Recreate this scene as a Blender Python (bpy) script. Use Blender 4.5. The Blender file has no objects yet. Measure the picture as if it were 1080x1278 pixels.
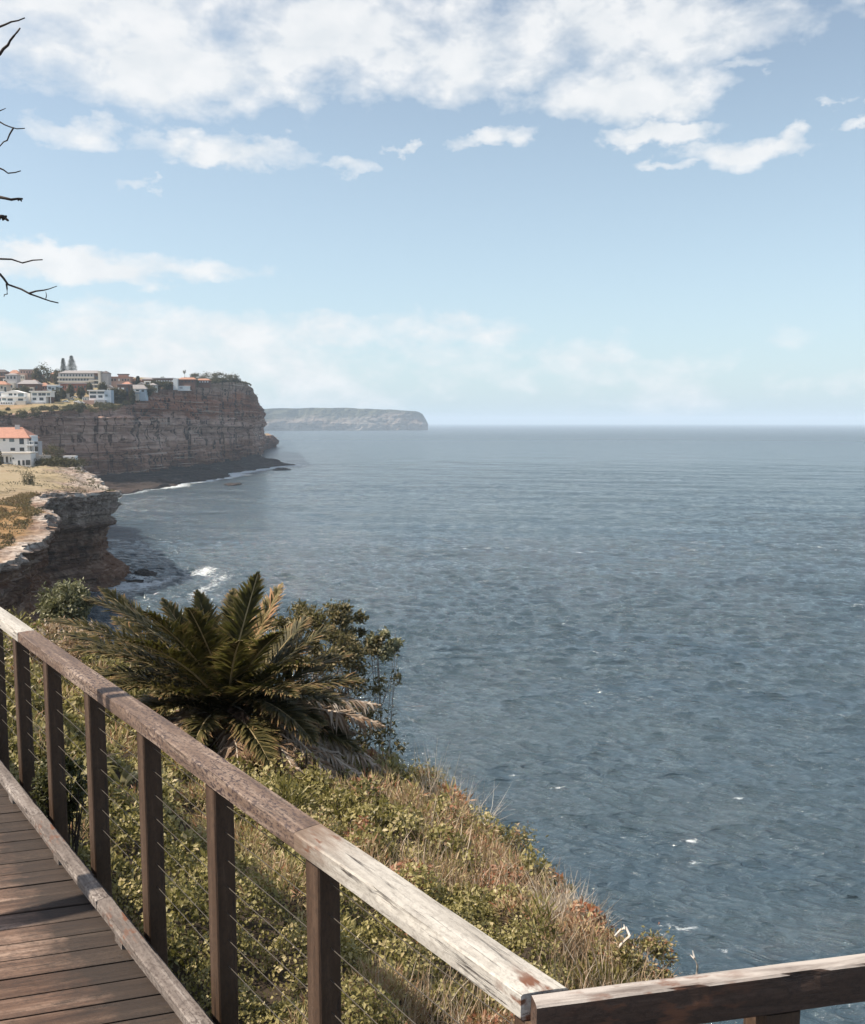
import bpy, math, random
import numpy as np
from mathutils import Vector, Matrix
random.seed(7); RNG = np.random.default_rng(7)
S = bpy.context.scene
COL = S.collection
R = math.radians

# ------------------------------------------------------------------ camera
F_PX, CX, CY, HOR = 1100.0, 540.0, 639.0, 527.0
CAMZ = 40.0                                    # lens height above the sea
PITCH = math.atan((CY - HOR) / F_PX)
cp, sp = math.cos(PITCH), math.sin(PITCH)
cam_d = bpy.data.cameras.new('camera'); cam = bpy.data.objects.new('camera', cam_d); COL.objects.link(cam)
cam.location = (0, 0, CAMZ); cam.rotation_euler = (math.pi/2 - PITCH, 0, 0)
cam_d.sensor_fit = 'HORIZONTAL'; cam_d.sensor_width = 36; cam_d.lens = 36*F_PX/1080
cam_d.clip_start = 0.05; cam_d.clip_end = 60000
S.camera = cam
def ray(px, py):
    u = (px - CX)/F_PX; v = (CY - py)/F_PX
    return np.array([u, cp + v*sp, -sp + v*cp])
def at(px, py, Y):
    d = ray(px, py); p = d*(Y/d[1]); return np.array([p[0], p[1], p[2] + CAMZ])
def atz(px, py, z):
    d = ray(px, py); p = d*((z - CAMZ)/d[2]); return np.array([p[0], p[1], z])

# ------------------------------------------------------------------ noise
def _h(i, j, k, s=0):
    n = (i*374761393 + j*668265263 + k*2147483647 + s*1274126177) & 0xffffffff
    n = ((n ^ (n >> 13))*1274126177) & 0xffffffff
    n = ((n ^ (n >> 16))*2246822519) & 0xffffffff
    return ((n ^ (n >> 15)) & 0xffffff)/float(0xffffff)
def noise3(x, y, z, s=0):
    x, y, z = np.broadcast_arrays(np.asarray(x, float), np.asarray(y, float), np.asarray(z, float))
    xi, yi, zi = [np.floor(a).astype(np.int64) for a in (x, y, z)]
    fx, fy, fz = x-xi, y-yi, z-zi
    fx, fy, fz = [f*f*(3-2*f) for f in (fx, fy, fz)]
    r = 0
    for a in (0, 1):
        for b in (0, 1):
            for c in (0, 1):
                r = r + _h(xi+a, yi+b, zi+c, s)*(fx if a else 1-fx)*(fy if b else 1-fy)*(fz if c else 1-fz)
    return r*2-1
def fbm(x, y, z=0, o=4, s=0):
    r = 0; a = .5; f = 1
    for k in range(o):
        r = r + a*noise3(np.asarray(x)*f, np.asarray(y)*f, np.asarray(z)*f, s+k*17); a *= .5; f *= 2.03
    return r
def sstep(a, b, x):
    t = np.clip((x-a)/(b-a), 0, 1); return t*t*(3-2*t)

# ------------------------------------------------------------------ materials
def NM(name):
    m = bpy.data.materials.new(name); m.use_nodes = True
    nt = m.node_tree; nt.nodes.clear()
    return m, nt
class G:
    def __init__(s, nt): s.nt = nt
    def n(s, t, **kw):
        x = s.nt.nodes.new(t)
        for k, v in kw.items(): setattr(x, k, v)
        return x
    def l(s, a, b): s.nt.links.new(a, b)
    def setin(s, sock, v):
        if hasattr(v, 'is_output') or isinstance(v, bpy.types.NodeSocket): s.l(v, sock)
        else: sock.default_value = v
    def math(s, op, a, b=0., c=None, clamp=False):
        x = s.n('ShaderNodeMath', operation=op); x.use_clamp = clamp
        s.setin(x.inputs[0], a); s.setin(x.inputs[1], b)
        if c is not None: s.setin(x.inputs[2], c)
        return x.outputs[0]
    def mix(s, f, a, b, mode='MIX'):
        x = s.n('ShaderNodeMix', data_type='RGBA', blend_type=mode)
        s.setin(x.inputs[0], f)
        s.setin(x.inputs[6], tuple(a)+(1,) if isinstance(a, (tuple, list)) and len(a) == 3 else a)
        s.setin(x.inputs[7], tuple(b)+(1,) if isinstance(b, (tuple, list)) and len(b) == 3 else b)
        return x.outputs[2]
    def co(s, which='Object'): return s.n('ShaderNodeTexCoord').outputs[which]
    def map(s, v, scale=(1, 1, 1), loc=(0, 0, 0), rot=(0, 0, 0)):
        x = s.n('ShaderNodeMapping'); s.l(v, x.inputs[0])
        x.inputs['Scale'].default_value = scale; x.inputs['Location'].default_value = loc; x.inputs['Rotation'].default_value = rot
        return x.outputs[0]
    def noise(s, v, scale=1., detail=4., rough=.55, dist=0.):
        x = s.n('ShaderNodeTexNoise'); s.l(v, x.inputs['Vector'])
        x.inputs['Scale'].default_value = scale; x.inputs['Detail'].default_value = detail
        x.inputs['Roughness'].default_value = rough; x.inputs['Distortion'].default_value = dist
        return x.outputs['Fac']
    def vor(s, v, scale=1., feature='F1', out='Distance'):
        x = s.n('ShaderNodeTexVoronoi', feature=feature); s.l(v, x.inputs['Vector']); x.inputs['Scale'].default_value = scale
        return x.outputs[out]
    def ramp(s, f, stops, interp='LINEAR'):
        x = s.n('ShaderNodeValToRGB'); s.l(f, x.inputs[0]); cr = x.color_ramp; cr.interpolation = interp
        while len(cr.elements) < len(stops): cr.elements.new(.5)
        for e, (p, c) in zip(cr.elements, stops):
            e.position = p; e.color = tuple(c)+(1,) if len(c) == 3 else c
        return x.outputs[0]
    def lin(s, f, a, b, c=0., d=1.):
        x = s.n('ShaderNodeMapRange', clamp=True); s.l(f, x.inputs[0])
        for i, v in enumerate((a, b, c, d)): x.inputs[i+1].default_value = v
        return x.outputs[0]
    def attr(s, name, out='Fac'):
        x = s.n('ShaderNodeAttribute', attribute_name=name); return x.outputs[out]
    def bump(s, h, strength=.5, dist=.05):
        x = s.n('ShaderNodeBump'); x.inputs['Strength'].default_value = strength; x.inputs['Distance'].default_value = dist
        s.l(h, x.inputs['Height']); return x.outputs[0]
    def out(s, col, rough=.8, bump=None, spec=.3, metal=0., **kw):
        p = s.n('ShaderNodeBsdfPrincipled'); o = s.n('ShaderNodeOutputMaterial')
        s.setin(p.inputs['Base Color'], tuple(col)+(1,) if isinstance(col, (tuple, list)) and len(col) == 3 else col)
        s.setin(p.inputs['Roughness'], rough); p.inputs['Specular IOR Level'].default_value = spec
        p.inputs['Metallic'].default_value = metal
        if bump is not None: s.l(bump, p.inputs['Normal'])
        s.l(p.outputs[0], o.inputs['Surface']); s.p = p; s.o = o
        return p

def simple(name, col, var=.15, scale=.5, rough=.8, spec=.3):
    m, nt = NM(name); g = G(nt); c = g.co()
    n1 = g.noise(c, scale, 5, .6); n2 = g.noise(c, scale*9, 3, .6)
    f = g.math('ADD', g.math('MULTIPLY', n1, .6), g.math('MULTIPLY', n2, .4))
    lo = tuple(x*(1-var) for x in col); hi = tuple(min(1, x*(1+var)) for x in col)
    g.out(g.mix(g.lin(f, .3, .7), lo, hi), rough, None, spec); return m

def leafmat(name, stops, transl=.35, rough=.5, spec=.25):
    """leaf surface: per-leaf tint attribute picks its colour"""
    m, nt = NM(name); g = G(nt)
    t = g.attr('tint'); col = g.ramp(t, stops)
    p = g.out(col, rough, None, spec)
    tr = g.n('ShaderNodeBsdfTranslucent'); g.l(g.mix(.35, col, (.30, .30, .06)), tr.inputs[0])
    mx = g.n('ShaderNodeMixShader'); mx.inputs[0].default_value = transl
    g.l(p.outputs[0], mx.inputs[1]); g.l(tr.outputs[0], mx.inputs[2]); g.l(mx.outputs[0], g.o.inputs[0])
    return m

def rockmat(name, zs, palette, fine=1., top=None, bands=None, satv=(1., 1.), near=False):
    m, nt = NM(name); g = G(nt); c = g.co()
    warp = g.noise(g.map(c, (.05, .05, .05)), 1, 3)
    sv = g.map(c, (.018*fine, .018*fine, zs))
    s1 = g.noise(sv, 1, 6, .62, .6)
    s2 = g.noise(g.map(c, (.06*fine, .06*fine, zs*3.1)), 1, 4, .6)
    v1 = g.noise(g.map(c, (.35*fine, .35*fine, .035*fine)), 1, 5, .65)
    f1 = g.noise(g.map(c, (.5*fine, .5*fine, .8*fine)), 1, 6, .7)
    f = g.math('ADD', g.math('MULTIPLY', s1, .6), g.math('MULTIPLY', s2, .25))
    f = g.math('ADD', f, g.math('MULTIPLY', warp, .15))
    col = g.ramp(g.lin(f, .3, .7), palette)
    col = g.mix(g.lin(v1, .5, .64, 0, .8), col, (.06, .036, .026))
    col = g.mix(g.lin(f1, .56, .74, 0, .65), col, (.44, .33, .27))
    col = g.mix(g.lin(f1, .44, .28, 0, .7), col, (.05, .035, .03))
    if bands:
        sz = g.n('ShaderNodeSeparateXYZ'); g.l(c, sz.inputs[0])
        zz = g.math('ADD', sz.outputs[2], g.math('MULTIPLY', g.math('SUBTRACT', g.noise(g.map(c, (.02, .02, .06)), 1, 4), .5), 26.))
        bc = g.ramp(g.math('DIVIDE', zz, 80.), bands)
        col = g.mix(.62, col, g.mix(g.lin(f1, .3, .7), (.55, .52, .5), (1.5, 1.5, 1.5)), 'MULTIPLY'); col = g.mix(.78, col, g.mix(1., bc, g.mix(g.lin(f, .35, .65), (.45, .42, .4), (1.5, 1.5, 1.5)), 'MULTIPLY'))
        ck = g.noise(g.map(c, (.10, .10, .008)), 1, 3, .5); ckm = g.lin(g.math('ABSOLUTE', g.math('SUBTRACT', ck, .5)), .034, .006)
        col = g.mix(g.math('MULTIPLY', ckm, .95), col, (.03, .02, .016))
    lg = g.noise(g.map(c, (.03*fine, .03*fine, zs*4.6)), 1, 3, .55, .4)
    col = g.mix(g.math('MULTIPLY', g.lin(lg, .58, .66, 0, .6), g.lin(warp, .35, .6, .2, 1)), col, (.48, .41, .36))
    col = g.mix(g.lin(lg, .42, .36, 0, .6), col, (.045, .03, .024))
    big = g.noise(g.map(c, (.012*fine, .012*fine, .02*fine)), 1, 3)
    col = g.mix(g.lin(big, .45, .65, 0, .4), col, (.16, .085, .06))
    col0 = col
    if top is not None:
        r = g.attr('grass'); gn = g.noise(g.map(c, (.09*fine, .05*fine, .1)), 1, 6, .65)
        gcol = g.ramp(gn, top)
        if near:                       # rough russet grass on the nearer slope, mown lawn further on
            sy_ = g.n('ShaderNodeSeparateXYZ'); g.l(c, sy_.inputs[0]); yb_ = g.math('ADD', sy_.outputs[1], g.math('MULTIPLY', f1, 16.))
            gcol = g.mix(g.lin(yb_, 212, 194), gcol, g.ramp(g.noise(g.map(c, (.35, .3, .3)), 1, 6, .7), [(.3, (.12, .075, .035)), (.5, (.28, .165, .075)), (.7, (.36, .25, .14))]))
        gcol = g.mix(g.lin(f1, .4, .7, 0, .35), gcol, (.10, .085, .04))
        pale = g.mix(g.lin(f1, .35, .6), (.14, .10, .08), (.58, .515, .455))
    hs = g.n('ShaderNodeHueSaturation'); hs.inputs['Saturation'].default_value = satv[0]; hs.inputs['Value'].default_value = satv[1]; g.l(col0, hs.inputs['Color'])
    col = hs.outputs[0]
    if top is not None:
        col = g.mix(g.attr('pale'), col, pale); col = g.mix(r, col, gcol)
    hb = g.math('ADD', g.math('MULTIPLY', f1, .6), g.math('MULTIPLY', s2, .5))
    g.out(col, .92, g.bump(hb, .9, 1.2/fine), .15)
    return m

def woodmat(name, dark, mid, light, speck=.5, speckcol=(.05, .035, .03), crack=.5, cscale=1., edgeline=None, stain=None, sc=(1.2, 16, 16), attrco=False, toppale=False, fade=None):
    m, nt = NM(name); g = G(nt)
    c = g.attr('co', 'Vector') if attrco else g.co()
    gr = g.noise(g.map(c, sc), 1, 8, .68, .5)
    wide = g.noise(g.map(c, (1.1, 3.5, 3.5)), 1, 5, .6)
    sk = g.noise(g.map(c, (34, 60, 60)), 1, 5, .75)
    f = g.math('ADD', g.math('MULTIPLY', gr, .65), g.math('MULTIPLY', wide, .35))
    col = g.ramp(g.lin(f, .32, .68), [(0, dark), (.5, mid), (1, light)])
    pm = g.math('MULTIPLY', g.lin(sk, .49, .57), g.lin(wide, .3, .55, .15, 1))
    col = g.mix(g.math('MULTIPLY', pm, speck), col, speckcol)
    cr = g.noise(g.map(c, (2.2*cscale, 55, 55)), 1, 5, .6, .8)
    crm = g.math('MULTIPLY', g.lin(cr, .57, .66), g.lin(g.noise(c, 5., 3), .38, .58))
    col = g.mix(g.math('MULTIPLY', crm, crack), col, (.03, .022, .02))
    if attrco:
        t = g.attr('tint'); col = g.mix(.75, col, g.mix(t, (.52, .42, .36), (1.55, 1.50, 1.48)), 'MULTIPLY')
        d = g.attr('edge_dark'); dn = g.noise(g.map(c, (9, 14, 14)), 1, 5, .65)
        col = g.mix(g.math('MULTIPLY', g.lin(g.math('ADD', d, g.math('MULTIPLY', dn, .9)), .55, 1.10), .85), col, (.022, .017, .014))  # planks darken towards the kerb
        kn = g.vor(g.map(c, (3.0, 7.0, 7.0)), 1.)
        col = g.mix(g.lin(kn, .10, .03, 0, .8), col, (.035, .026, .024))
    if toppale:                     # the upper face is mixed paler than the others
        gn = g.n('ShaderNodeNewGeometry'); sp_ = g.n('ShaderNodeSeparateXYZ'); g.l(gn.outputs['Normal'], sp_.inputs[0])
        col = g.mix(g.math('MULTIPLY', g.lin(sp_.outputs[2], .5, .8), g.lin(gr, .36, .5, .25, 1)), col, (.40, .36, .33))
    if fade:                        # soft shadow edge painted at the joint: grey brown giving way raggedly to pale wood
        sf = g.n('ShaderNodeSeparateXYZ'); g.l(c, sf.inputs[0]); fx_ = g.math('ADD', sf.outputs[0], g.math('MULTIPLY', g.math('SUBTRACT', g.noise(g.map(c, (7, 30, 30)), 1, 5), .5), .45))
        col = g.mix(g.lin(fx_, fade[0], .02), col, g.mix(g.lin(gr, .35, .65), fade[1], tuple(min(1, v*2.1) for v in fade[1])))
    if stain:
        for (sx, w) in stain:
            sep = g.n('ShaderNodeSeparateXYZ'); g.l(c, sep.inputs[0])
            dx = g.math('ABSOLUTE', g.math('SUBTRACT', sep.outputs[0], sx))
            msk = g.math('MULTIPLY', g.lin(dx, w, w*.35), g.lin(g.noise(g.map(c, (9, 24, 24)), 1, 5), .51, .62))
            col = g.mix(msk, col, (.15, .068, .04))
    h = g.math('SUBTRACT', g.math('ADD', g.math('MULTIPLY', gr, .7), g.math('MULTIPLY', sk, .25)), g.math('MULTIPLY', crm, .7))
    g.out(col, g.lin(gr, .3, .7, .55, .8), g.bump(h, .5, .012), .35)
    return m

M = {}
M['rail_shaded'] = woodmat('weathered lichen timber in shade tone', (.048, .029, .021), (.165, .113, .085), (.40, .32, .265), 1.0, (.045, .03, .032), .5, stain=[(0.02, .1)])  # lichen speckle, plus the shade on this stretch painted as darker timber
M['rail_lit'] = woodmat('bleached flaking timber in lit tone', (.25, .225, .195), (.44, .415, .375), (.54, .52, .485), .35, (.10, .08, .07), .9, 1.6, stain=[(0.10, .10), (1.20, .13)], fade=(.34, (.11, .078, .058)))  # lit tone of the same rail; fade paints the shadow's soft edge
M['rail_cross'] = woodmat('cross rail timber', (.035, .02, .014), (.075, .045, .033), (.14, .095, .075), .4, (.02, .014, .012), .8, stain=[(.35, .3)], toppale=True)
M['post'] = woodmat('dark post timber', (.034, .019, .012), (.070, .042, .027), (.125, .080, .054), .4, (.03, .02, .016), .9)
M['kerb'] = woodmat('worn kerb timber', (.06, .045, .038), (.18, .15, .132), (.36, .325, .30), .75, (.05, .035, .03), .9, stain=[(.3, .25), (1.6, .2)])
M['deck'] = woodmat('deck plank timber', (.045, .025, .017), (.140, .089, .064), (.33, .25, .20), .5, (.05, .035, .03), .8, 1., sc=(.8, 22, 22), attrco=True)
M['wire'] = simple('weathered steel cable', (.065, .055, .045), .3, 40, .5, .5)
GREENS = [(0, (.028, .022, .010)), (.28, (.10, .088, .030)), (.5, (.23, .20, .070)), (.72, (.44, .38, .18)), (.80, (.50, .39, .25)), (.90, (.42, .26, .17)), (1, (.26, .10, .055))]
M['cover'] = leafmat('slope ground cover leaf', GREENS, .35, .45, .35)
M['dry'] = leafmat('dry grass', [(0, (.24, .14, .085)), (.5, (.44, .32, .22)), (1, (.62, .53, .44))], .3, .7)
M['shrub'] = leafmat('coastal shrub leaf', [(0, (.03, .034, .014)), (.5, (.09, .09, .035)), (1, (.22, .20, .10))], .25, .4, .4)
M['bush'] = leafmat('dry coastal shrub leaf', [(0, (.045, .036, .018)), (.5, (.125, .105, .05)), (1, (.27, .22, .12))], .25, .5, .3)
M['pale_shrub'] = leafmat('grey green shrub leaf', [(0, (.08, .085, .05)), (.5, (.20, .20, .12)), (1, (.38, .36, .24))], .25, .5, .3)
M['frond'] = leafmat('palm leaflet', [(0, (.020, .021, .009)), (.45, (.065, .058, .021)), (.75, (.18, .14, .062)), (1, (.38, .21, .115))], .22, .55, .2)
M['frond_dead'] = leafmat('dead palm leaflet', [(0, (.09, .05, .03)), (.5, (.26, .17, .11)), (1, (.52, .44, .36))], .2, .7)
M['rachis'] = simple('palm midrib', (.40, .31, .17), .3, 6, .5)
M['rachis_dead'] = simple('dead palm midrib', (.50, .43, .35), .3, 6, .7)
M['palm_trunk'] = simple('palm trunk', (.07, .045, .03), .5, 9, .9)
M['twig_pale'] = simple('bleached dead wood', (.58, .52, .46), .3, 14, .8)
M['twig'] = simple('grey twig', (.30, .24, .20), .4, 14, .8)
M['bark'] = simple('dark bark', (.055, .042, .036), .4, 12, .9)
M['soil'] = simple('slope soil', (.05, .036, .024), .5, 3, .95)
M['far_leaf'] = leafmat('far tree leaf', [(0, (.028, .03, .016)), (.5, (.075, .07, .036)), (1, (.15, .125, .065))], .15, .6)
M['pine_leaf'] = leafmat('pine needle', [(0, (.015, .024, .018)), (1, (.04, .055, .04))], .1, .6)
M['tree_leaf'] = leafmat('roadside tree leaf', [(0, (.03, .04, .015)), (1, (.10, .12, .04))], .25, .5)
M['white'] = simple('white render', (.78, .77, .75), .06, .6, .7)
M['cream'] = simple('cream render', (.60, .55, .48), .08, .6, .8)
M['grey'] = simple('grey render', (.42, .41, .42), .1, .6, .8)
M['pink'] = simple('pinkish brick', (.42, .27, .22), .15, .8, .85)
M['redbrick'] = simple('red brick', (.30, .12, .08), .2, .8, .85)
M['brown'] = simple('brown brick', (.15, .085, .065), .2, .8, .85)
M['bluegrey'] = simple('blue grey weatherboard', (.46, .52, .58), .08, .6, .7)
M['terra'] = simple('terracotta roof tile', (.40, .20, .145), .22, 1.2, .8)
M['terra_dull'] = simple('dull terracotta tile', (.36, .19, .13), .25, 1.2, .85)
M['slate'] = simple('grey roof tile', (.26, .24, .24), .2, 1.2, .8)
M['darkroof'] = simple('dark roof', (.10, .085, .085), .2, 1.2, .8)
M['glass'] = simple('dark window glass', (.035, .045, .055), .2, .4, .08, .6)
M['glass_green'] = simple('tinted glass', (.14, .18, .19), .2, .4, .08, .6)
M['stone'] = simple('pale stone wall', (.46, .42, .38), .25, 1.5, .9)
M['rubber'] = simple('black rubber', (.02, .02, .02), .2, 5, .9)
M['carwhite'] = simple('white car paint', (.74, .74, .75), .03, .5, .25, .5)
M['carsilver'] = simple('silver car paint', (.40, .41, .43), .03, .5, .25, .5)

# ------------------------------------------------------------------ mesh helpers
def mesh_np(name, V, Fc, mat, parent=None, attrs=None, smooth=False, mats=None):
    V = np.asarray(V, np.float32); me = bpy.data.meshes.new(name)
    me.vertices.add(len(V)); me.vertices.foreach_set('co', V.ravel())
    if isinstance(Fc, np.ndarray):
        k = Fc.shape[1]; me.loops.add(Fc.size); me.loops.foreach_set('vertex_index', Fc.astype(np.int32).ravel())
        me.polygons.add(len(Fc)); me.polygons.foreach_set('loop_start', np.arange(len(Fc), dtype=np.int32)*k)
    else:
        tot = sum(len(f) for f in Fc); me.loops.add(tot)
        me.loops.foreach_set('vertex_index', np.fromiter((i for f in Fc for i in f), np.int32, tot))
        me.polygons.add(len(Fc)); ls = np.cumsum([0]+[len(f) for f in Fc[:-1]]).astype(np.int32)
        me.polygons.foreach_set('loop_start', ls)
    me.update(calc_edges=True)
    me.polygons.foreach_set('use_smooth', np.full(len(me.polygons), bool(smooth)))
    for k, a in (attrs or {}).items():
        a = np.asarray(a, np.float32)
        if a.ndim == 2:
            me.attributes.new(k, 'FLOAT_VECTOR', 'POINT').data.foreach_set('vector', a.ravel())
        else:
            me.attributes.new(k, 'FLOAT', 'POINT').data.foreach_set('value', a)
    me.materials.append(mat)
    o = bpy.data.objects.new(name, me); COL.objects.link(o)
    if parent: o.parent = parent
    return o
class MB:
    def __init__(s): s.V = []; s.F = []
    def box(s, x0, x1, y0, y1, z0, z1, bev=0):
        b = len(s.V)
        s.V += [(x0, y0, z0), (x1, y0, z0), (x1, y1, z0), (x0, y1, z0), (x0, y0, z1), (x1, y0, z1), (x1, y1, z1), (x0, y1, z1)]
        s.F += [tuple(b+i for i in f) for f in ((0, 3, 2, 1), (4, 5, 6, 7), (0, 1, 5, 4), (1, 2, 6, 5), (2, 3, 7, 6), (3, 0, 4, 7))]
        return s
    def poly(s, vs, fs):
        b = len(s.V); s.V += [tuple(v) for v in vs]; s.F += [tuple(b+i for i in f) for f in fs]; return s
    def tube(s, pts, r0, r1=None, k=5):
        pts = [np.asarray(p, float) for p in pts]; n = len(pts); r1 = r0 if r1 is None else r1; b = len(s.V)
        for i, p in enumerate(pts):
            t = pts[min(i+1, n-1)] - pts[max(i-1, 0)]; t = t/(np.linalg.norm(t)+1e-9)
            a = np.cross(t, (0, 0, 1) if abs(t[2]) < .9 else (1, 0, 0)); a /= np.linalg.norm(a); c = np.cross(t, a)
            r = r0 + (r1-r0)*i/(n-1)
            for j in range(k):
                an = 2*math.pi*j/k; s.V.append(tuple(p + r*(math.cos(an)*a + math.sin(an)*c)))
        for i in range(n-1):
            for j in range(k):
                s.F.append((b+i*k+j, b+i*k+(j+1) % k, b+(i+1)*k+(j+1) % k, b+(i+1)*k+j))
        s.F.append(tuple(b+j for j in reversed(range(k)))); s.F.append(tuple(b+(n-1)*k+j for j in range(k)))
        return s
    def build(s, name, mat, parent=None, smooth=False): return mesh_np(name, s.V, s.F, mat, parent, smooth=smooth)
def tag(o, label=None, cat=None, group=None, kind=None):
    if label: o['label'] = label
    if cat: o['category'] = cat
    if group: o['group'] = group
    if kind: o['kind'] = kind
    return o
def empty(name, loc, label, cat, group=None, rz=0):
    o = bpy.data.objects.new(name, None); COL.objects.link(o); o.location = loc; o.rotation_euler = (0, 0, rz)
    o.empty_display_size = .2
    return tag(o, label, cat, group)
def grid_faces(nr, nc, off=0):
    i = np.arange(nr-1)[:, None]*nc + np.arange(nc-1)[None, :]; i = i.ravel()+off
    return np.stack([i, i+1, i+nc+1, i+nc], 1)
def unit(v): return v/(np.linalg.norm(v, axis=-1, keepdims=True)+1e-9)
def leaves(P, D, L, W, fold=.25, up=None, rng=RNG):
    """P base points, D unit directions, L lengths, W widths -> folded leaf of two triangles each"""
    n = len(P); L = np.broadcast_to(L, n)[:, None]; W = np.broadcast_to(W, n)[:, None]
    if up is None: up = unit(rng.normal(size=(n, 3)))
    sd = unit(np.cross(D, up)); nm = np.cross(sd, D)
    a = P; t = P + D*L; m = P + D*L*.45
    l = m + sd*W*.5 + nm*W*fold; r = m - sd*W*.5 + nm*W*fold
    V = np.stack([a, l, t, r], 1).reshape(-1, 3)
    b = np.arange(n)*4
    Fc = np.concatenate([np.stack([b, b+2, b+1], 1), np.stack([b, b+3, b+2], 1)])
    return V, Fc
def cloud(n, c, rad, clumps, rng, csize=.33, shell=.55):
    """points spread over many leaf clumps filling an ellipsoid, so gaps show between clumps"""
    q = unit(rng.normal(size=(clumps, 3)))*(shell+(1-shell)*rng.random((clumps, 1)))**(1/1.5)
    k = rng.integers(0, clumps, n)
    p = q[k] + rng.normal(size=(n, 3))*csize*(.4+.6*_h(k, k*3, 0))[:, None]*.6
    return np.asarray(c) + p*np.asarray(rad), k
def crown_mesh(name, n, c, rad, clumps, size, mat, parent=None, rng=RNG, csize=.33, asp=.5, tmul=1.):
    P, k = cloud(n, c, rad, clumps, rng, csize)
    D = unit(rng.normal(size=(n, 3)) + unit(P-np.asarray(c))*.6)
    sz = size*(.6+.8*rng.random(n))
    V, Fc = leaves(P, D, sz, sz*asp, rng=rng)
    t = np.clip(.25+.5*_h(k, k+7, 3)+.25*rng.normal(size=n), 0, 1)*tmul
    return mesh_np(name, V, Fc, mat, parent, {'tint': np.repeat(t, 4)})

# ------------------------------------------------------------------ world: sky and clouds
SUN_AZ = np.array([-.985, -.12]); SUN_AZ /= np.linalg.norm(SUN_AZ); SUN_EL = R(51)
W = bpy.data.worlds.new('World'); S.world = W; W.use_nodes = True
nt = W.node_tree; nt.nodes.clear(); g = G(nt)
sky = g.n('ShaderNodeTexSky', sky_type='NISHITA'); sky.sun_disc = False
sky.sun_elevation = SUN_EL; sky.sun_rotation = math.atan2(SUN_AZ[0], SUN_AZ[1]) % (2*math.pi)
sky.air_density = 1.0; sky.dust_density = 1.6; sky.ozone_density = 1.0; sky.altitude = 40
dv = g.co('Generated'); sep = g.n('ShaderNodeSeparateXYZ'); g.l(dv, sep.inputs[0])
az = g.math('ARCTAN2', sep.outputs[0], sep.outputs[1]); el = g.math('ARCSINE', sep.outputs[2])
comb = g.n('ShaderNodeCombineXYZ'); g.l(az, comb.inputs[0]); g.l(g.math('MULTIPLY', el, 1.7), comb.inputs[1])
n1 = g.noise(comb.outputs[0], 6., 9, .56, .3); n2 = g.noise(comb.outputs[0], 22., 6, .55, .2)
wa = g.noise(comb.outputs[0], 16., 5, .6); wb = g.noise(g.map(comb.outputs[0], (1, 1, 1), (7.3, 2.1, 0)), 20., 5, .6)
az0, el0 = az, el
az = g.math('MULTIPLY_ADD', g.math('SUBTRACT', wa, .5), .12, az); el = g.math('MULTIPLY_ADD', g.math('SUBTRACT', wb, .5), .055, el)
nz = g.math('ADD', g.math('MULTIPLY', n1, .68), g.math('MULTIPLY', n2, .32))
def azel(px, py):
    d = ray(px, py); d = d/np.linalg.norm(d); return math.atan2(d[0], d[1]), math.asin(d[2])
# each cloud of the sky: centre, half width, half height (in photo units turned into directions), weight
CL = [(130, -30, 330, 120, 1.0), (160, 70, 260, 62, .95), (400, 30, 300, 78, 1.0), (700, 45, 260, 75, 1.05), (620, 85, 150, 42, 1.0), (770, 115, 130, 34, .95), (330, 100, 150, 30, .8),
      (930, 30, 160, 40, .85), (950, 80, 60, 14, .9), (275, 188, 100, 20, .8), (85, 165, 55, 20, .85), (500, 186, 24, 8, .9), (625, 170, 50, 12, .85), (435, 208, 26, 9, .5), (815, 167, 66, 13, .75), (925, 190, 66, 20, .8),
      (985, 178, 30, 14, .8), (840, 205, 30, 7, .5), (1085, 118, 24, 12, .9), (1078, 152, 24, 9, .8), (1030, 120, 22, 8, .7), (180, 233, 18, 6, .6),
      (90, 330, 180, 20, .8), (240, 340, 110, 13, .85), (60, 415, 330, 34, .75), (330, 412, 320, 24, .7), (540, 415, 120, 14, .6), (120, 455, 420, 38, .6), (600, 470, 400, 40, .25)]
dens = None
for (px, py, hw, hh, w) in CL:
    a0, e0 = azel(px, py); a1, _ = azel(px+hw, py); _, e1 = azel(px, py-hh)
    da = g.math('DIVIDE', g.math('SUBTRACT', az, a0), a1-a0); de = g.math('DIVIDE', g.math('SUBTRACT', el, e0), e1-e0)
    r2 = g.math('ADD', g.math('MULTIPLY', da, da), g.math('MULTIPLY', de, de))
    b = g.math('MULTIPLY', g.math('SUBTRACT', .8, g.math('MULTIPLY', r2, .62)), w)
    b = g.math('MAXIMUM', b, -1.1)
    dens = b if dens is None else g.math('MAXIMUM', dens, b)
# a thinner broken cover of the same clouds elsewhere overhead
el = el0
over = g.math('SUBTRACT', g.math('MULTIPLY', g.lin(el, .45, .8), .55), .55)
dens = g.math('MAXIMUM', dens, over)
gbase = dens
dens = g.math('ADD', dens, g.math('MULTIPLY', g.math('SUBTRACT', nz, .5), 5.0))
gate = g.lin(gbase, -.55, .0)
alpha = g.math('MULTIPLY', g.lin(dens, -.12, .80, 0, 1), gate)
alpha = g.math('MULTIPLY', alpha, .92)
skyc = g.n('ShaderNodeHueSaturation'); skyc.inputs['Saturation'].default_value = .85; skyc.inputs['Value'].default_value = 1.0
g.l(sky.outputs[0], skyc.inputs['Color'])
veil = g.n('ShaderNodeValToRGB'); g.l(el, veil.inputs[0]); cr_ = veil.color_ramp
cr_.elements[0].position = 0; cr_.elements[0].color = (.50, .50, .50, 1); cr_.elements[1].position = .9; cr_.elements[1].color = (.04, .04, .04, 1)
e_ = cr_.elements.new(.42); e_.color = (.11, .11, .11, 1); veil = veil.outputs[0]          # thin high veil of moisture
base = g.mix(veil, skyc.outputs[0], (5.6, 7.6, 8.5))
shade = g.lin(n2, .35, .65)
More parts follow.
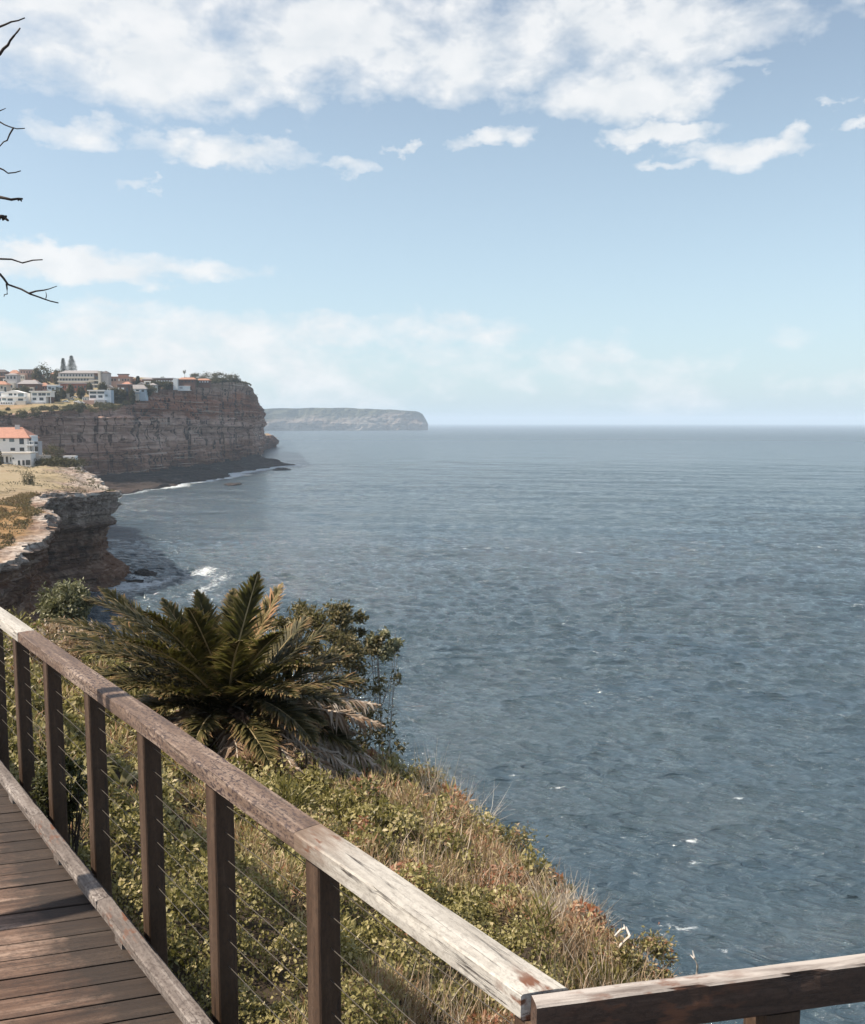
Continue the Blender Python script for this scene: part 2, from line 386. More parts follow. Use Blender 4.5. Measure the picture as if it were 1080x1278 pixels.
ccol = g.mix(shade, (5.8, 6.05, 6.25), (6.7, 6.75, 6.8))
skyf = g.mix(alpha, base, ccol)
bg = g.n('ShaderNodeBackground'); bg.inputs[1].default_value = .085; g.l(skyf, bg.inputs[0])
wo = g.n('ShaderNodeOutputWorld'); g.l(bg.outputs[0], wo.inputs[0])
sd = bpy.data.lights.new('sun', 'SUN'); sd.energy = 4.6; sd.angle = R(.5); sd.color = (1, .89, .74)
sun = bpy.data.objects.new('sun', sd); COL.objects.link(sun); sun.location = (-30, -10, 90)
ldir = Vector((SUN_AZ[0]*math.cos(SUN_EL), SUN_AZ[1]*math.cos(SUN_EL), math.sin(SUN_EL)))
sun.rotation_euler = ldir.to_track_quat('Z', 'Y').to_euler()
S.view_settings.view_transform = 'Standard'; S.view_settings.look = 'None'; S.view_settings.gamma = 1
S.view_settings.exposure = 0.75
S.cycles.max_bounces = 8; S.cycles.volume_bounces = 1; S.cycles.transparent_max_bounces = 4

# ------------------------------------------------------------------ coast outlines (plan x as a function of y)
Fp = [(-60, 455, 522), (0, 490, 519), (60, 515, 514), (100, 540, 511), (150, 570, 508), (176, 598, 502), (190, 612, 489), (215, 660, 483), (250, 710, 480), (285, 760, 476.5),
      (305, 790, 477.5), (315, 806, 480), (321, 816, 485), (325, 826, 492), (328, 850, 501), (329, 900, 505), (331, 1000, 507), (332, 1150, 512), (333, 1250, 544), (344, 1390, 543), (350, 1440, 549), (337, 1500, 540)]
FY = np.array([p[1] for p in Fp], float); FX = np.array([at(*(p[0], p[2], p[1]))[0] for p in Fp]); FZ = np.array([at(p[0], p[2], p[1])[2] for p in Fp])
GiY = [440, 480, 540, 560, 600, 640, 700, 760, 800, 860, 1000, 1200, 1400, 1500]
GiZ = [41, 43.5, 48.5, 51.7, 56, 60, 68, 76, 80, 80, 74, 58, 22, 15]
def fx_edge(Y): return np.interp(Y, FY, FX)
def G_head(x, Y):
    t = np.maximum(fx_edge(Y) - x, 0); ze = np.interp(Y, FY, FZ)
    k = sstep(0, 45, t)
    return ze*(1-k) + np.interp(Y, GiY, GiZ)*k + 1.2*k*fbm(x*.03, Y*.03, 0, 3)
Np = [(-110, 80, 800), (0, 117, 690), (40, 140, 662), (57, 150, 649), (62, 156, 648), (62, 159, 646), (48, 164, 640), (38, 178, 633), (44, 196, 624), (84, 207, 617), (136, 217, 613), (147, 225, 612), (140, 233, 608), (124, 241, 603), (118, 255, 598),
      (104, 275, 590), (100, 300, 584), (100, 322, 580), (60, 345, 576), (20, 380, 570), (-30, 420, 562), (-80, 440, 556)]
NY = np.array([p[1] for p in Np], float); NX = np.array([at(p[0], p[2], p[1])[0] for p in Np]); NZ = np.array([at(p[0], p[2], p[1])[2] for p in Np])
def nx_edge(Y): return np.interp(Y, NY, NX)
def G_near(x, Y):
    t = np.maximum(nx_edge(Y) - x, 0); ze = np.interp(Y, NY, NZ)
    st = np.floor(fbm(x*.09, Y*.05, 8, 3)*9)/9*2.2 + np.floor(fbm(x*.3, Y*.2, 12, 3)*5)/5*.7
    return ze + st*(1-sstep(14, 24, t)) + .06*np.minimum(t, 60) + .7*fbm(x*.06, Y*.06, 3, 3)*sstep(0, 6, t) + .03*np.clip(Y-300, 0, 200)

def cliff(name, Ys, xe, ground, zbase, nz, wall_off, inland, mat, grass_from, pale_amt, pale_len=lambda Y: 9.):
    """a coast: wall rows from the water up to the lip, then ground rows running inland"""
    nY = len(Ys); x0 = xe(Ys); zt = ground(x0, Ys)
    dx = np.gradient(x0, Ys); nrm = np.stack([np.ones(nY), -dx], 1); nrm /= np.linalg.norm(nrm, axis=1)[:, None]
    # smooth normals
    kk = np.ones(9)/9; nrm = np.stack([np.convolve(np.pad(nrm[:, i], 4, 'edge'), kk, 'valid') for i in (0, 1)], 1); nrm /= np.linalg.norm(nrm, axis=1)[:, None]
    seg = np.r_[0, np.cumsum(np.hypot(np.diff(x0), np.diff(Ys)))]
    rows = []; gr = []; pa = []
    for j in range(nz+1):
        w = j/nz; z = zbase + (zt-zbase)*w
        off = wall_off(seg, z, w, Ys)
        rows.append(np.stack([x0+nrm[:, 0]*off, Ys+nrm[:, 1]*off, z + .0*z], 1)); gr.append(np.zeros(nY))
        pa.append(pale_amt(seg, z, w, Ys))
    for t in inland:
        off = wall_off(seg, zt, 1., Ys)*math.exp(-t/6.)
        xx = x0 - t + nrm[:, 0]*off; yy = Ys + nrm[:, 1]*off*(1 if t < 20 else 0)
        zz = ground(x0-t, Ys) + .35*fbm(xx*.3, yy*.3, 1, 3)*min(1, t/3)
        rows.append(np.stack([xx, yy, zz], 1)); gr.append(grass_from(xx, yy, t)); pa.append(pale_amt(seg, zt, 1.2, Ys)*np.exp(-t/pale_len(Ys))+0*xx)
    V = np.stack(rows, 0).reshape(-1, 3)
    o = mesh_np(name, V, grid_faces(len(rows), nY)[:, ::-1].copy(), mat, None, {'grass': np.concatenate(gr), 'pale': np.clip(np.concatenate(pa), 0, 1)})
    return o
def blocks(s, z, lay, colw, amp, seed):
    L = np.floor(z/lay + .6*noise3(s*.01, z*.02, 0, seed)).astype(np.int64)
    o = _h(L, L*3, 5, seed)
    cidx = np.floor(s/colw + 7*_h(L, 1, 2, seed)).astype(np.int64)
    b = _h(cidx, L, 9, seed)
    return amp*(o-.5) + amp*.7*(b-.5)

ROCK_TOP = [(.2, (.20, .155, .085)), (.45, (.32, .25, .15)), (.6, (.16, .145, .07)), (.8, (.09, .085, .04))]
M['rock_far'] = rockmat('far sandstone', .16, [(0, (.05, .026, .018)), (.22, (.15, .070, .046)), (.4, (.25, .135, .095)), (.52, (.46, .33, .27)), (.62, (.37, .25, .20)), (.72, (.12, .058, .040)), (.85, (.29, .165, .115)), (1, (.42, .31, .26))], .6, ROCK_TOP, [(0, (.06, .035, .025)), (.12, (.10, .058, .042)), (.22, (.20, .125, .095)), (.34, (.34, .26, .225)), (.52, (.36, .275, .24)), (.60, (.17, .078, .052)), (.74, (.20, .10, .07)), (.82, (.22, .165, .135)), (1, (.20, .165, .125))], (1.22, 1.5))
M['rock_near'] = rockmat('near sandstone', .45, [(0, (.028, .019, .016)), (.3, (.075, .05, .04)), (.5, (.14, .10, .08)), (.7, (.24, .19, .16)), (.85, (.08, .055, .045)), (1, (.20, .16, .13))], 2.2,
    [(.2, (.24, .15, .07)), (.45, (.33, .265, .18)), (.6, (.30, .24, .15)), (.8, (.17, .14, .08))], None, (1.5, 1.05), True)
M['rock_shelf'] = rockmat('wave cut shelf', .8, [(0, (.016, .011, .009)), (.4, (.036, .025, .020)), (.7, (.07, .052, .041)), (1, (.036, .027, .022))], 1., None, None, (.75, .55))
M['rock_head'] = rockmat('distant headland rock', .05, [(0, (.08, .075, .065)), (.4, (.17, .155, .14)), (.7, (.30, .27, .24)), (1, (.14, .13, .12))], .12, [(.2, (.045, .05, .035)), (.5, (.065, .07, .045)), (.8, (.04, .045, .03))])

# far headland
def off_F(s, z, w, Y):
    z = z + 0*s
    o = blocks(s, z, 5.2, 13., 4.2, 3) + blocks(s, z, 2.1, 4.5, 1.9, 9) + 5.*fbm(s*.03, z*.03, 1, 4) + 1.6*fbm(s*.25, z*.3, 4, 3) - 3.2*np.clip(1-np.abs(noise3(s*.045, 0*z, z*.006, 61))*7, 0, 1)
    butt = 2.2*np.abs(fbm(s*.05, 0*z, 8, 3))*3
    o = o - butt
    band = -2.8*np.exp(-((z-33)/3.)**2)*sstep(560, 640, Y) - 2.*np.exp(-((z-19)/1.5)**2)
    o = o + band + 3*(1-w)**1.5 + 9*sstep(.16, 0, w)*(.6+fbm(s*.06, 2, 3, 3))*(1-.8*sstep(740, 790, Y)) - (2.+12*(1-w))*sstep(765, 815, Y)*(1-.35*sstep(880, 960, Y))
    return o*(1-.75*sstep(.9, 1, w)) - 2.5*sstep(.86, 1., w)
Ys = np.r_[np.arange(440, 880, .9), np.arange(880, 1500, 5.)]
inl = [1.2, 2.5, 4, 6, 9, 12, 16, 20, 25, 30, 36, 43, 50, 58, 67, 77, 88, 100, 115, 130, 150, 175, 205, 240, 290, 350, 450, 600]
cliff('headland', Ys, fx_edge, G_head, -2., 84, off_F, inl, M['rock_far'],
      lambda x, y, t: np.clip(sstep(1.5, 7, t + 6*fbm(x*.1, y*.1, 2, 3))*(.9+.5*fbm(x*.05, y*.05, 6, 3)), 0, 1), lambda s, z, w, Y: 0*s+.12*(w > .9))
tag(bpy.data.objects['headland'], kind='structure')
# wave-cut shelf at the foot of the headland
shp = [atz(p[0], p[1], .3) for p in ((120, 622), (150, 617), (178, 612), (200, 609), (217, 606), (226, 603), (252, 600), (270, 598), (290, 594), (283, 591), (305, 588), (330, 584))]
SY = [p[1] for p in shp]; SX = [p[0] for p in shp]
o_ = np.argsort(SY); SY = list(np.array(SY)[o_]); SX = list(np.array(SX)[o_])
tip = atz(370, 580.5, .3); SY += [tip[1]-8, tip[1], tip[1]+10, tip[1]+40]; SX += [tip[0]-14, tip[0], tip[0]-4, tip[0]-40]
Ysh = np.arange(440, 872, 1.1)
xs = np.interp(Ysh, SY, SX) + 2.5*fbm(Ysh*.12, 3, 1, 4)*2; xw = fx_edge(Ysh)-6
ncs = 60; rows = []
for j in range(ncs+1):
    w = j/ncs; x = xw + (xs+2-xw)*w
    zz = 8.5*(1-w)**1.6 + .9 + 2.2*blocks(Ysh*1., 20*(1-w)+0*Ysh, 4.5, 9., 1.1, 21) + 2.0*fbm(x*.13, Ysh*.13, 2, 5)
    zz = np.where(w > .97, -1.5, np.maximum(zz*(1-.45*sstep(.55, .95, w)), .25+.8*noise3(x*.2, Ysh*.2, 0, 4)*(w > .6)))
    rows.append(np.stack([x, Ysh, zz], 1))
mesh_np('rock_shelf', np.stack(rows).reshape(-1, 3), grid_faces(ncs+1, len(Ysh)), M['rock_shelf'])
tag(bpy.data.objects['rock_shelf'], kind='structure')

# near promontory
def off_N(s, z, w, Y):
    z = z + 0*s
    o = blocks(s, z, 1.9, 4.6, 1.7, 33) + blocks(s, z, .8, 1.9, .8, 39) + 1.4*fbm(s*.11, z*.12, 1, 4) + .6*fbm(s*.6, z*.9, 4, 3)
    far = sstep(163, 172, Y)
    under = -2.8*sstep(.68, .60, w)*sstep(.15, .35, w)*far - 1.4*sstep(.86, .74, w)*(1-far)
    flare = far*(3.6*sstep(.34, 0, w)) + (1-far)*(2.2*sstep(.62, .3, w)+1.2*sstep(.3, 0, w))
    lip = (.4+1.3*_h(np.floor(s/5.2).astype(np.int64), 3, 7)-.9*(np.abs(noise3(s*.17, 0*z, 0*z, 77)) < .07))*sstep(.84, .87, w+.05*noise3(s*.2, 0*z, 0*z, 71))
    o = o + 2.4*(_h(np.floor(s/7.3+.4*noise3(s*.05, z*.1, 0, 5)).astype(np.int64), 9, 4)-.5) - 1.1*(np.abs(noise3(s*.13, z*.015, 0*z, 79)) < .055)
    return o*(1-.25*sstep(.95, 1, w)) + under + flare + lip
Yn = np.arange(80, 440, .42)
inl = [.5, 1, 1.6, 2.4, 3.4, 4.6, 6, 7.6, 9.4, 11.5, 14, 17, 20, 24, 28, 33, 38, 45, 55, 70, 90, 120, 160, 220, 320]
cliff('promontory', Yn, nx_edge, G_near, -2., 70, off_N, inl, M['rock_near'],
      lambda x, y, t: np.clip(np.where(y < 190, sstep(.7, 3.2, t + 2.5*fbm(x*.3, y*.3, 2, 3)), sstep(6, 15, t + 10*fbm(x*.12, y*.12, 2, 3))), 0, 1),
      lambda s, z, w, Y: np.clip(sstep(.93, 1., w)*1.0*(.7+.9*fbm(s*.2, z*.5, 2, 3)) + .5*sstep(.80, .88, w)*np.clip(fbm(s*.15, z*.4, 5, 3)*3, 0, 1), 0, 1) + .4*sstep(.66, .72, w)*sstep(193, 200, Y)*(w < .99) if w > .62 else 0*s, lambda Y: np.where(Y < 190, 2.2, 14.))  # last term paints the upper block's front face paler, as if sunlit
tag(bpy.data.objects['promontory'], kind='structure')

# distant headland across the bay
dpts = [(-400, 3600, 512), (250, 4050, 511), (330, 4250, 510), (380, 4330, 509), (420, 4380, 508.5), (460, 4430, 510), (500, 4480, 512), (520, 4510, 513), (527, 4530, 516), (532, 4560, 524), (536, 4600, 532)]
P = np.array([at(p[0], p[2], p[1]) for p in dpts])
xi = np.arange(P[0, 0], P[-1, 0], 9.); yi = np.interp(xi, P[:, 0], P[:, 1]); zi = np.interp(xi, P[:, 0], P[:, 2])
zi = zi + 5*fbm(xi*.012, 0, 0, 4)
rows = []; gr = []
for j in range(31):
    w = j/30; z = -2 + (zi+2)*w
    o = -45*w*w + 26*fbm(xi*.012, z*.015, 3, 4) + 10*fbm(xi*.05, z*.08, 7, 3) - 22*sstep(.35, .6, w)*(.5+noise3(xi*.004, 0, 0, 5))
    rows.append(np.stack([xi, yi-o-45, z], 1)); gr.append(sstep(.5, .8, w+.5*fbm(xi*.006, z*.02, 4, 3)-.18*sstep(-400, -100, xi)))
for t in (20, 60, 120, 200, 320, 480, 700):
    rows.append(np.stack([xi-t*.3, yi+t, zi*(1-.25*t/700)*np.clip((P[-1, 0]-xi)/60, .1, 1)**.2], 1)); gr.append(np.ones_like(xi))
rows.append(np.stack([xi-300, yi+900, 0*zi-2], 1)); gr.append(np.ones_like(xi))
mesh_np('distant_headland', np.stack(rows).reshape(-1, 3), grid_faces(len(rows), len(xi)), M['rock_head'], None, {'grass': np.concatenate(gr), 'pale': np.concatenate(gr)*0})
tag(bpy.data.objects['distant_headland'], kind='structure')

# ------------------------------------------------------------------ sea
rr = np.r_[np.geomspace(30, 60, 40)[:-1], np.geomspace(60, 900, 900)[:-1], np.geomspace(900, 20000, 260)]
aa = np.r_[np.linspace(-math.pi, -.62, 50)[:-1], np.linspace(-.62, .62, 860), np.linspace(.62, math.pi, 50)[1:]]
RR, AA = np.meshgrid(rr, aa, indexing='ij'); X = RR*np.sin(AA); Y = RR*np.cos(AA); Z = 0*X; DX = 0*X; DY = 0*X
step = np.gradient(rr)[:, None]
rg = np.random.default_rng(11)
for k in range(100):
    lam = .9*(13/.9)**(k/99); th = R(196) + rg.normal()*R(26)       # wind sea running in towards the shore
    kx, ky = math.sin(th)*2*math.pi/lam, math.cos(th)*2*math.pi/lam
    am = .0150*lam**.9*np.exp(-(lam/5.2)**1.5)*(1+.5*rg.random()); ph = rg.random()*6.28
    fade = np.clip(lam/(step*2.6)-.6, 0, 1)
    arg = kx*X + ky*Y + ph; Z += am*fade*np.cos(arg)
    q = .75; DX -= q*am*fade*math.sin(th)*np.sin(arg); DY -= q*am*fade*math.cos(th)*np.sin(arg)
gust = .8 + .9*fbm(X*.006, Y*.012, 0, 3); Z *= gust
for lam, am, th in ((34, .16, 3.34), (23, .10, 3.62), (47, .18, 3.2)):
    Z += am*np.clip(lam/(step*2.6)-.6, 0, 1)*np.cos(2*math.pi/lam*(math.sin(th)*X+math.cos(th)*Y) + 2.5*fbm(X*.008, Y*.008, lam, 2))
def dist_line(X, Y, xs, ys):
    d = np.full(X.shape, 1e9)
    for i in range(len(xs)-1):
        ax, ay, bx, by = xs[i], ys[i], xs[i+1], ys[i+1]; l2 = (bx-ax)**2+(by-ay)**2+1e-9
        t = np.clip(((X-ax)*(bx-ax)+(Y-ay)*(by-ay))/l2, 0, 1); d = np.minimum(d, np.hypot(X-ax-t*(bx-ax), Y-ay-t*(by-ay)))
    return d
foam = np.zeros_like(X)
ii = np.where((rr > 90) & (rr < 1700))[0]; jj = np.where((aa > -.6) & (aa < -.1))[0]
sl = np.ix_(ii, jj); Xs, Ysb = X[sl], Y[sl]
dF = dist_line(Xs, Ysb, SX, SY); nz_ = fbm(Xs*.04, Ysb*.025, 4, 4)
ff = np.clip(1.15-dF/(11+26*np.clip(nz_+.1, 0, 1)), 0, 1)*(1.0+.9*nz_)
yk = np.arange(195, 330, 4.); dN = dist_line(Xs, Ysb, nx_edge(yk)+4, yk)
cen = np.hypot((Xs+66)/22, (Ysb-212)/40); n2_ = fbm(Xs*.13, Ysb*.055, 6, 4); ff = np.maximum(ff, np.clip(1.25-cen, 0, 1)*(.42+1.5*n2_)*1.05)
ff = np.maximum(ff, np.clip(1-dN/7, 0, 1)*.7)
foam[sl] = np.clip(ff, 0, 1)*.85
crest = Z/(.01+np.sqrt((Z**2).mean(1, keepdims=True)))
wc = sstep(2.1, 3.0, crest + 1.3*fbm(X*.05, Y*.09, 8, 3)) * sstep(.05, .3, fbm(X*.02, Y*.02, 5, 3))
wc *= (RR < 900)
foam = np.maximum(foam, wc*.6)
for (px, py, sx, sy) in ((868, 1046, 2.6, .5), (868, 1074, 2.0, .4), (850, 1156, 3.4, .8), (905, 1190, .9, .6), (760, 925, 2.4, .5), (920, 1000, 2.2, .5), (980, 770, 2.5, .6), (1035, 722, 3, .8), (640, 770, 2.5, .7), (905, 1115, .9, .35), (700, 985, 1.8, .4)):
    p = atz(px, py, 0); foam = np.maximum(foam, .52*np.clip(1.2-np.hypot((X-p[0])/sx/1.1, (Y-p[1])/sy/1.3), 0, 1))
m, nt = NM('sea water'); g = G(nt); c = g.co()
ln = g.n('ShaderNodeVectorMath', operation='LENGTH'); g.l(c, ln.inputs[0]); dist = ln.outputs['Value']
b1 = g.noise(g.map(c, (.55, 1.6, 1), rot=(0, 0, .12)), 1, 6, .62, .5); b2 = g.noise(g.map(c, (.13, .36, 1), rot=(0, 0, .08)), 1, 6, .62, .4)
b3 = g.noise(g.map(c, (.02, .05, 1), rot=(0, 0, -.1)), 1, 5, .6)
def ridge(x_): return g.math('SUBTRACT', 1.0, g.math('ABSOLUTE', g.math('MULTIPLY_ADD', x_, 2.0, -1.0)))
gustm = g.lin(b3, .34, .62, .30, 1.35)
h = g.math('ADD', g.math('MULTIPLY', ridge(b1), .55), g.math('MULTIPLY', b2, g.lin(dist, 100, 700, 1.8, 3.2)))
b4 = g.noise(g.map(c, (.055, .13, 1), rot=(0, 0, .2)), 1, 4, .6, .3)
h = g.math('MULTIPLY', g.math('ADD', h, g.math('MULTIPLY', ridge(b4), g.lin(dist, 300, 2500, 0., 5.))), gustm)
bm_ = g.n('ShaderNodeBump'); g.l(h, bm_.inputs['Height']); bm_.inputs['Distance'].default_value = 1.; bm_.inputs['Strength'].default_value = .75
deep = g.mix(g.lin(b3, .35, .65), (.034, .058, .077), (.047, .075, .092))
fo = g.attr('foam'); fn = g.noise(g.map(c, (.8, 1.5, 1)), 1, 7, .72, .6)
fm = g.lin(g.math('ADD', fo, g.math('MULTIPLY', g.math('SUBTRACT', fn, .5), 1.6)), .45, .85)
fm = g.math('MULTIPLY', fm, g.lin(fo, .02, .15))
col = g.mix(fm, deep, (.72, .76, .78))
pw = g.out(col, g.math('MAXIMUM', g.lin(dist, 100, 2500, .07, .32), g.math('MULTIPLY', fm, .8)), bm_.outputs[0], .5); pw.inputs['IOR'].default_value = 1.68
V = np.stack([X+DX, Y+DY, Z], -1).reshape(-1, 3)
sea = mesh_np('sea', V, grid_faces(len(rr), len(aa))[:, ::-1].copy(), m, None, {'foam': foam.ravel()}, smooth=True)
tag(sea, kind='structure')
# rocks awash below the promontory
for i, (px, py, sx, sy, sz) in enumerate(((178, 716, 3.2, 2.6, 1.0), (187, 719, 1.8, 1.6, .6), (168, 726, 2.4, 1.2, .5), (292, 605, 5, 6, 1.2), (250, 600, 4, 5, 1.3), (352, 586, 6, 8, 1.4))):
    p = atz(px, py, .0); n_, m_ = 10, 22; th = np.linspace(0, 2*np.pi, m_, endpoint=False); ph = np.linspace(-.5, 1.45, n_)
    TH, PH = np.meshgrid(th, ph); x_, y_, z_ = np.cos(TH)*np.cos(PH), np.sin(TH)*np.cos(PH), np.sin(PH)
    r_ = 1 + .8*fbm(x_*1.6+i*7, y_*1.6, z_*2., 4)
    Vv = np.stack([x_*r_*sx, y_*r_*sy, np.round(z_*r_*3)/3*sz], -1).reshape(-1, 3)
    fs = [(a*m_+b, a*m_+(b+1) % m_, (a+1)*m_+(b+1) % m_, (a+1)*m_+b) for a in range(n_-1) for b in range(m_)]
    fs.append(tuple((n_-1)*m_+b for b in range(m_)))
    o = mesh_np('sea_rock', Vv, fs, M['rock_shelf']); o.location = p
    tag(o, ['dark flat rock awash in foam below the near promontory, largest there', 'small dark rock awash just right of the largest one in the foam', 'low dark rock at the waterline against the foot of the near promontory',
            'dark rock in surf off the middle of the headland shelf', 'dark rock in surf close to the near end of the headland shelf', 'dark rock in the water beside the seaward tip of the headland shelf'][i], 'rock', 'rocks awash along the shore')

# ------------------------------------------------------------------ near hillside
ED = np.array([(2.6, -8), (2.0, 0), (1.75, 2.6), (1.52, 4), (1.46, 5.2), (1.35, 6.2), (1.1, 7.6), (.82, 9), (.22, 12), (-.53, 14.5), (-2, 17), (-4, 19), (-7, 21), (-12, 22), (-40, 22.4)], float)
def T_near(x, y):
    """height of the slope (world z)"""
    x = np.asarray(x, float); y = np.asarray(y, float)
    pl = np.minimum(-3.35 - .15*(x+1.5) - .265*(y-5.2) + .17*np.maximum(0, -(x+2.5)), -2.95)
    d = dist_line(x, y, ED[:, 0], ED[:, 1]); xe = np.interp(y, ED[:, 1], ED[:, 0]); outside = (x > xe) | (y > 22.4)
    sd_ = np.where(outside, d, -d)
    drop = np.where(sd_ > 0, 1.5*sd_ + .25*np.minimum(sd_, 3)**2*.3, 0) + .10*np.exp(-np.abs(sd_)/.6)
    return np.maximum(CAMZ + pl - drop + .10*fbm(x*.5, y*.5, 2, 3), -1.8), sd_
A0 = np.array([.269, 2.134]); DR = np.array([-.6235, .7818]); NR = np.array([.7818, .6235]); DC = np.array([.982, .188]); MC = np.array([-.188, .982])
def rail_sd(x, y): return (x-A0[0])*NR[0] + (y-A0[1])*NR[1]
def cross_sd(x, y): return (x-A0[0])*MC[0] + (y-A0[1])*MC[1]
gx = np.r_[np.arange(-40, -12, 1.), np.arange(-12, 6, .2), np.arange(6, 45, 1.)]; gy = np.r_[np.arange(-8, 24, .2), np.arange(24, 60, 1.)]
GX, GY = np.meshgrid(gx, gy); tz, _ = T_near(GX, GY)
o = mesh_np('hillside', np.stack([GX, GY, tz], -1).reshape(-1, 3), grid_faces(len(gy), len(gx)), M['soil'], smooth=True); tag(o, kind='structure')

# ------------------------------------------------------------------ boardwalk
ZD = CAMZ - 2.55; ZR = CAMZ - 1.5
PM = np.array([-.267, .964]); PC = np.array([.964, .267])           # plank normal and plank direction
MI = np.linalg.inv(np.array([NR, PM]))
rg = np.random.default_rng(5)
Vp, Fp_, co_, ti_, di_ = [], [], [], [], []
q = -3.2; npl = 0
while q < 9.5:
    wd = .136 + rg.normal()*.003; ang = rg.normal()*.0012; dz = rg.normal()*.0015
    ss = np.r_[np.linspace(-2.0, -.6, 8), np.linspace(-.5, -.075, 10)]
    t = rg.random(); off = rg.random(3)*40
    for i, s_ in enumerate(ss):
        for (qq, zz) in ((q, -.035), (q, -.003), (q+.004, 0), (q+wd-.004, 0), (q+wd, -.003), (q+wd, -.035)):
            p = A0 + MI @ np.array([s_+.25*0, qq + ang*s_]); Vp.append((p[0], p[1], ZD+zz+dz))
            co_.append((s_*1.25+off[0], qq-q+off[1], zz+off[2])); ti_.append(t)
            di_.append(max(0, 1 - (-s_-.19)/.42) + .15*rg.random())
    b = npl*len(ss)*6
    for i in range(len(ss)-1):
        for j in range(6):
            a = b+i*6+j; e = b+i*6+(j+1) % 6; Fp_.append((a, e, e+6, a+6))
    Fp_.append(tuple(b+j for j in range(6))[::-1]); Fp_.append(tuple(b+(len(ss)-1)*6+j for j in range(6)))
    npl += 1; q += wd + .009 + abs(rg.normal())*.002
bw = mesh_np('boardwalk', Vp, Fp_, M['deck'], None, {'co': np.array(co_), 'tint': np.array(ti_), 'edge_dark': np.array(di_)}); tag(bw, kind='structure')
jb = MB()
for s_ in (-1.9, -1.0, -.2):                                      # joists below the planks
    p0 = A0 + NR*s_ - DR*4; p1 = A0 + NR*s_ + DR*9
    n2 = NR*.03
    jb.poly([(*(p0-n2), ZD-.04), (*(p0+n2), ZD-.04), (*(p1+n2), ZD-.04), (*(p1-n2), ZD-.04), (*(p0-n2), ZD-.2), (*(p0+n2), ZD-.2), (*(p1+n2), ZD-.2), (*(p1-n2), ZD-.2)],
            [(0, 1, 2, 3), (7, 6, 5, 4), (0, 4, 5, 1), (1, 5, 6, 2), (2, 6, 7, 3), (3, 7, 4, 0)])
jo = jb.build('joists', M['post'], bw)

def board(name, x0f, x1f, w, h, mat, parent, loc, rz, seed, chip=.004, seg=.03):
    """a sawn board: x along, y across, z 0 at the top face; worn, slightly uneven arrises"""
    cf = .006; sec = [(0, -cf), (cf, -.001), (w*.25, 0), (w*.5, .0005), (w*.75, 0), (w-cf, -.001), (w, -cf), (w, -h*.5), (w, -h+cf), (w-cf, -h), (cf, -h), (0, -h+cf), (0, -h*.5)]
    n = max(3, int((x1f(0)-x0f(0))/seg)); k = len(sec); V = []
    for i in range(n+1):
        t = i/n
        for (y, z) in sec:
            V.append((x0f(y)+(x1f(y)-x0f(y))*t, y, z))
    V = np.array(V); nn = fbm(V[:, 0]*9+seed*13, V[:, 1]*30, V[:, 2]*30, 4); n3 = fbm(V[:, 0]*2+seed*3, V[:, 1]*4, V[:, 2]*4, 3)
    edge = ((V[:, 2] > -cf-.0001) & ((V[:, 1] < .001) | (V[:, 1] > w-.001)))
    V[:, 1] += n3*.004 + edge*np.where(V[:, 1] < w/2, 1, -1)*np.clip(nn*2, 0, 1)*chip*2
    V[:, 2] += n3*.003 - edge*np.clip(nn*2, 0, 1)*chip
    Fs = [(i*k+j, (i+1)*k+j, (i+1)*k+(j+1) % k, i*k+(j+1) % k) for i in range(n) for j in range(k)]
    Fs.append(tuple(range(k))); Fs.append(tuple(reversed(range(n*k, n*k+k))))
    o = mesh_np(name, V, [f[::-1] for f in Fs], mat, parent); o.location = loc; o.rotation_euler = (0, 0, rz); return o
def proj(p):
    d = np.asarray(p, float) - np.array([0, 0, CAMZ]); fw = d[1]*cp - d[2]*sp; up = d[1]*sp + d[2]*cp
    return CX + F_PX*d[0]/fw, CY - F_PX*up/fw
def s_at_px(px, y=.06, z=-2.0):
    lo, hi = 0., 20.
    for _ in range(50):
        m_ = (lo+hi)/2; p = A0 + DR*m_ + NR*y
        if proj((p[0], p[1], CAMZ+z))[0] > px: lo = m_
        else: hi = m_
    return m_
rail = empty('timber_railing', (A0[0], A0[1], ZD), 'weathered timber railing with wire cables along the edge of the boardwalk', 'railing')
rzr = math.atan2(DR[1], DR[0]) 
# board axes: x = along the rail away from the corner; local +y must be the sea side -> mirror by laying from the other end
def rail_board(name, s0, s1, mat, w, h, y0, z, seed, startf=None, chip=.004):
    # local frame: x runs back towards the corner, y to the sea side (right of the walk)
    p1 = A0 + DR*s1 + NR*y0
    x0f = lambda y: 0.; L = s1 - s0
    x1f = (lambda y: L - (startf(y) if startf else 0))
    return board(name, x0f, x1f, w, h, mat, rail, (p1[0]-A0[0], p1[1]-A0[1], z-ZD), math.atan2(-DR[1], -DR[0]), seed, chip)
sj = s_at_px(385, .06, -1.5); sk = s_at_px(22, .0, -1.5)
r1 = rail_board('handrail', 0, sj-.002, M['rail_lit'], .12, .075, 0, ZR, 1, lambda y: (.053-.437*y)/.899, .005)
r1['label'] = 'bleached flaking pale handrail board, coloured as the lit part'
r2 = rail_board('handrail', sj+.002, sk-.002, M['rail_shaded'], .12, .075, 0, ZR-.002, 2); r2['label'] = 'lichen speckled handrail board, coloured dark as the shaded part'
r3 = rail_board('handrail', sk+.002, 11.5, M['rail_lit'], .12, .075, 0, ZR, 3)
p = A0
cr_ = board('handrail', lambda y: .0, lambda y: 2.6, .052, .118, M['rail_cross'], rail, (0, 0, ZR-ZD+.001), math.atan2(DC[1], DC[0]), 5, .006)
cr_['label'] = 'brown stained rail set on edge, turning away to the right'
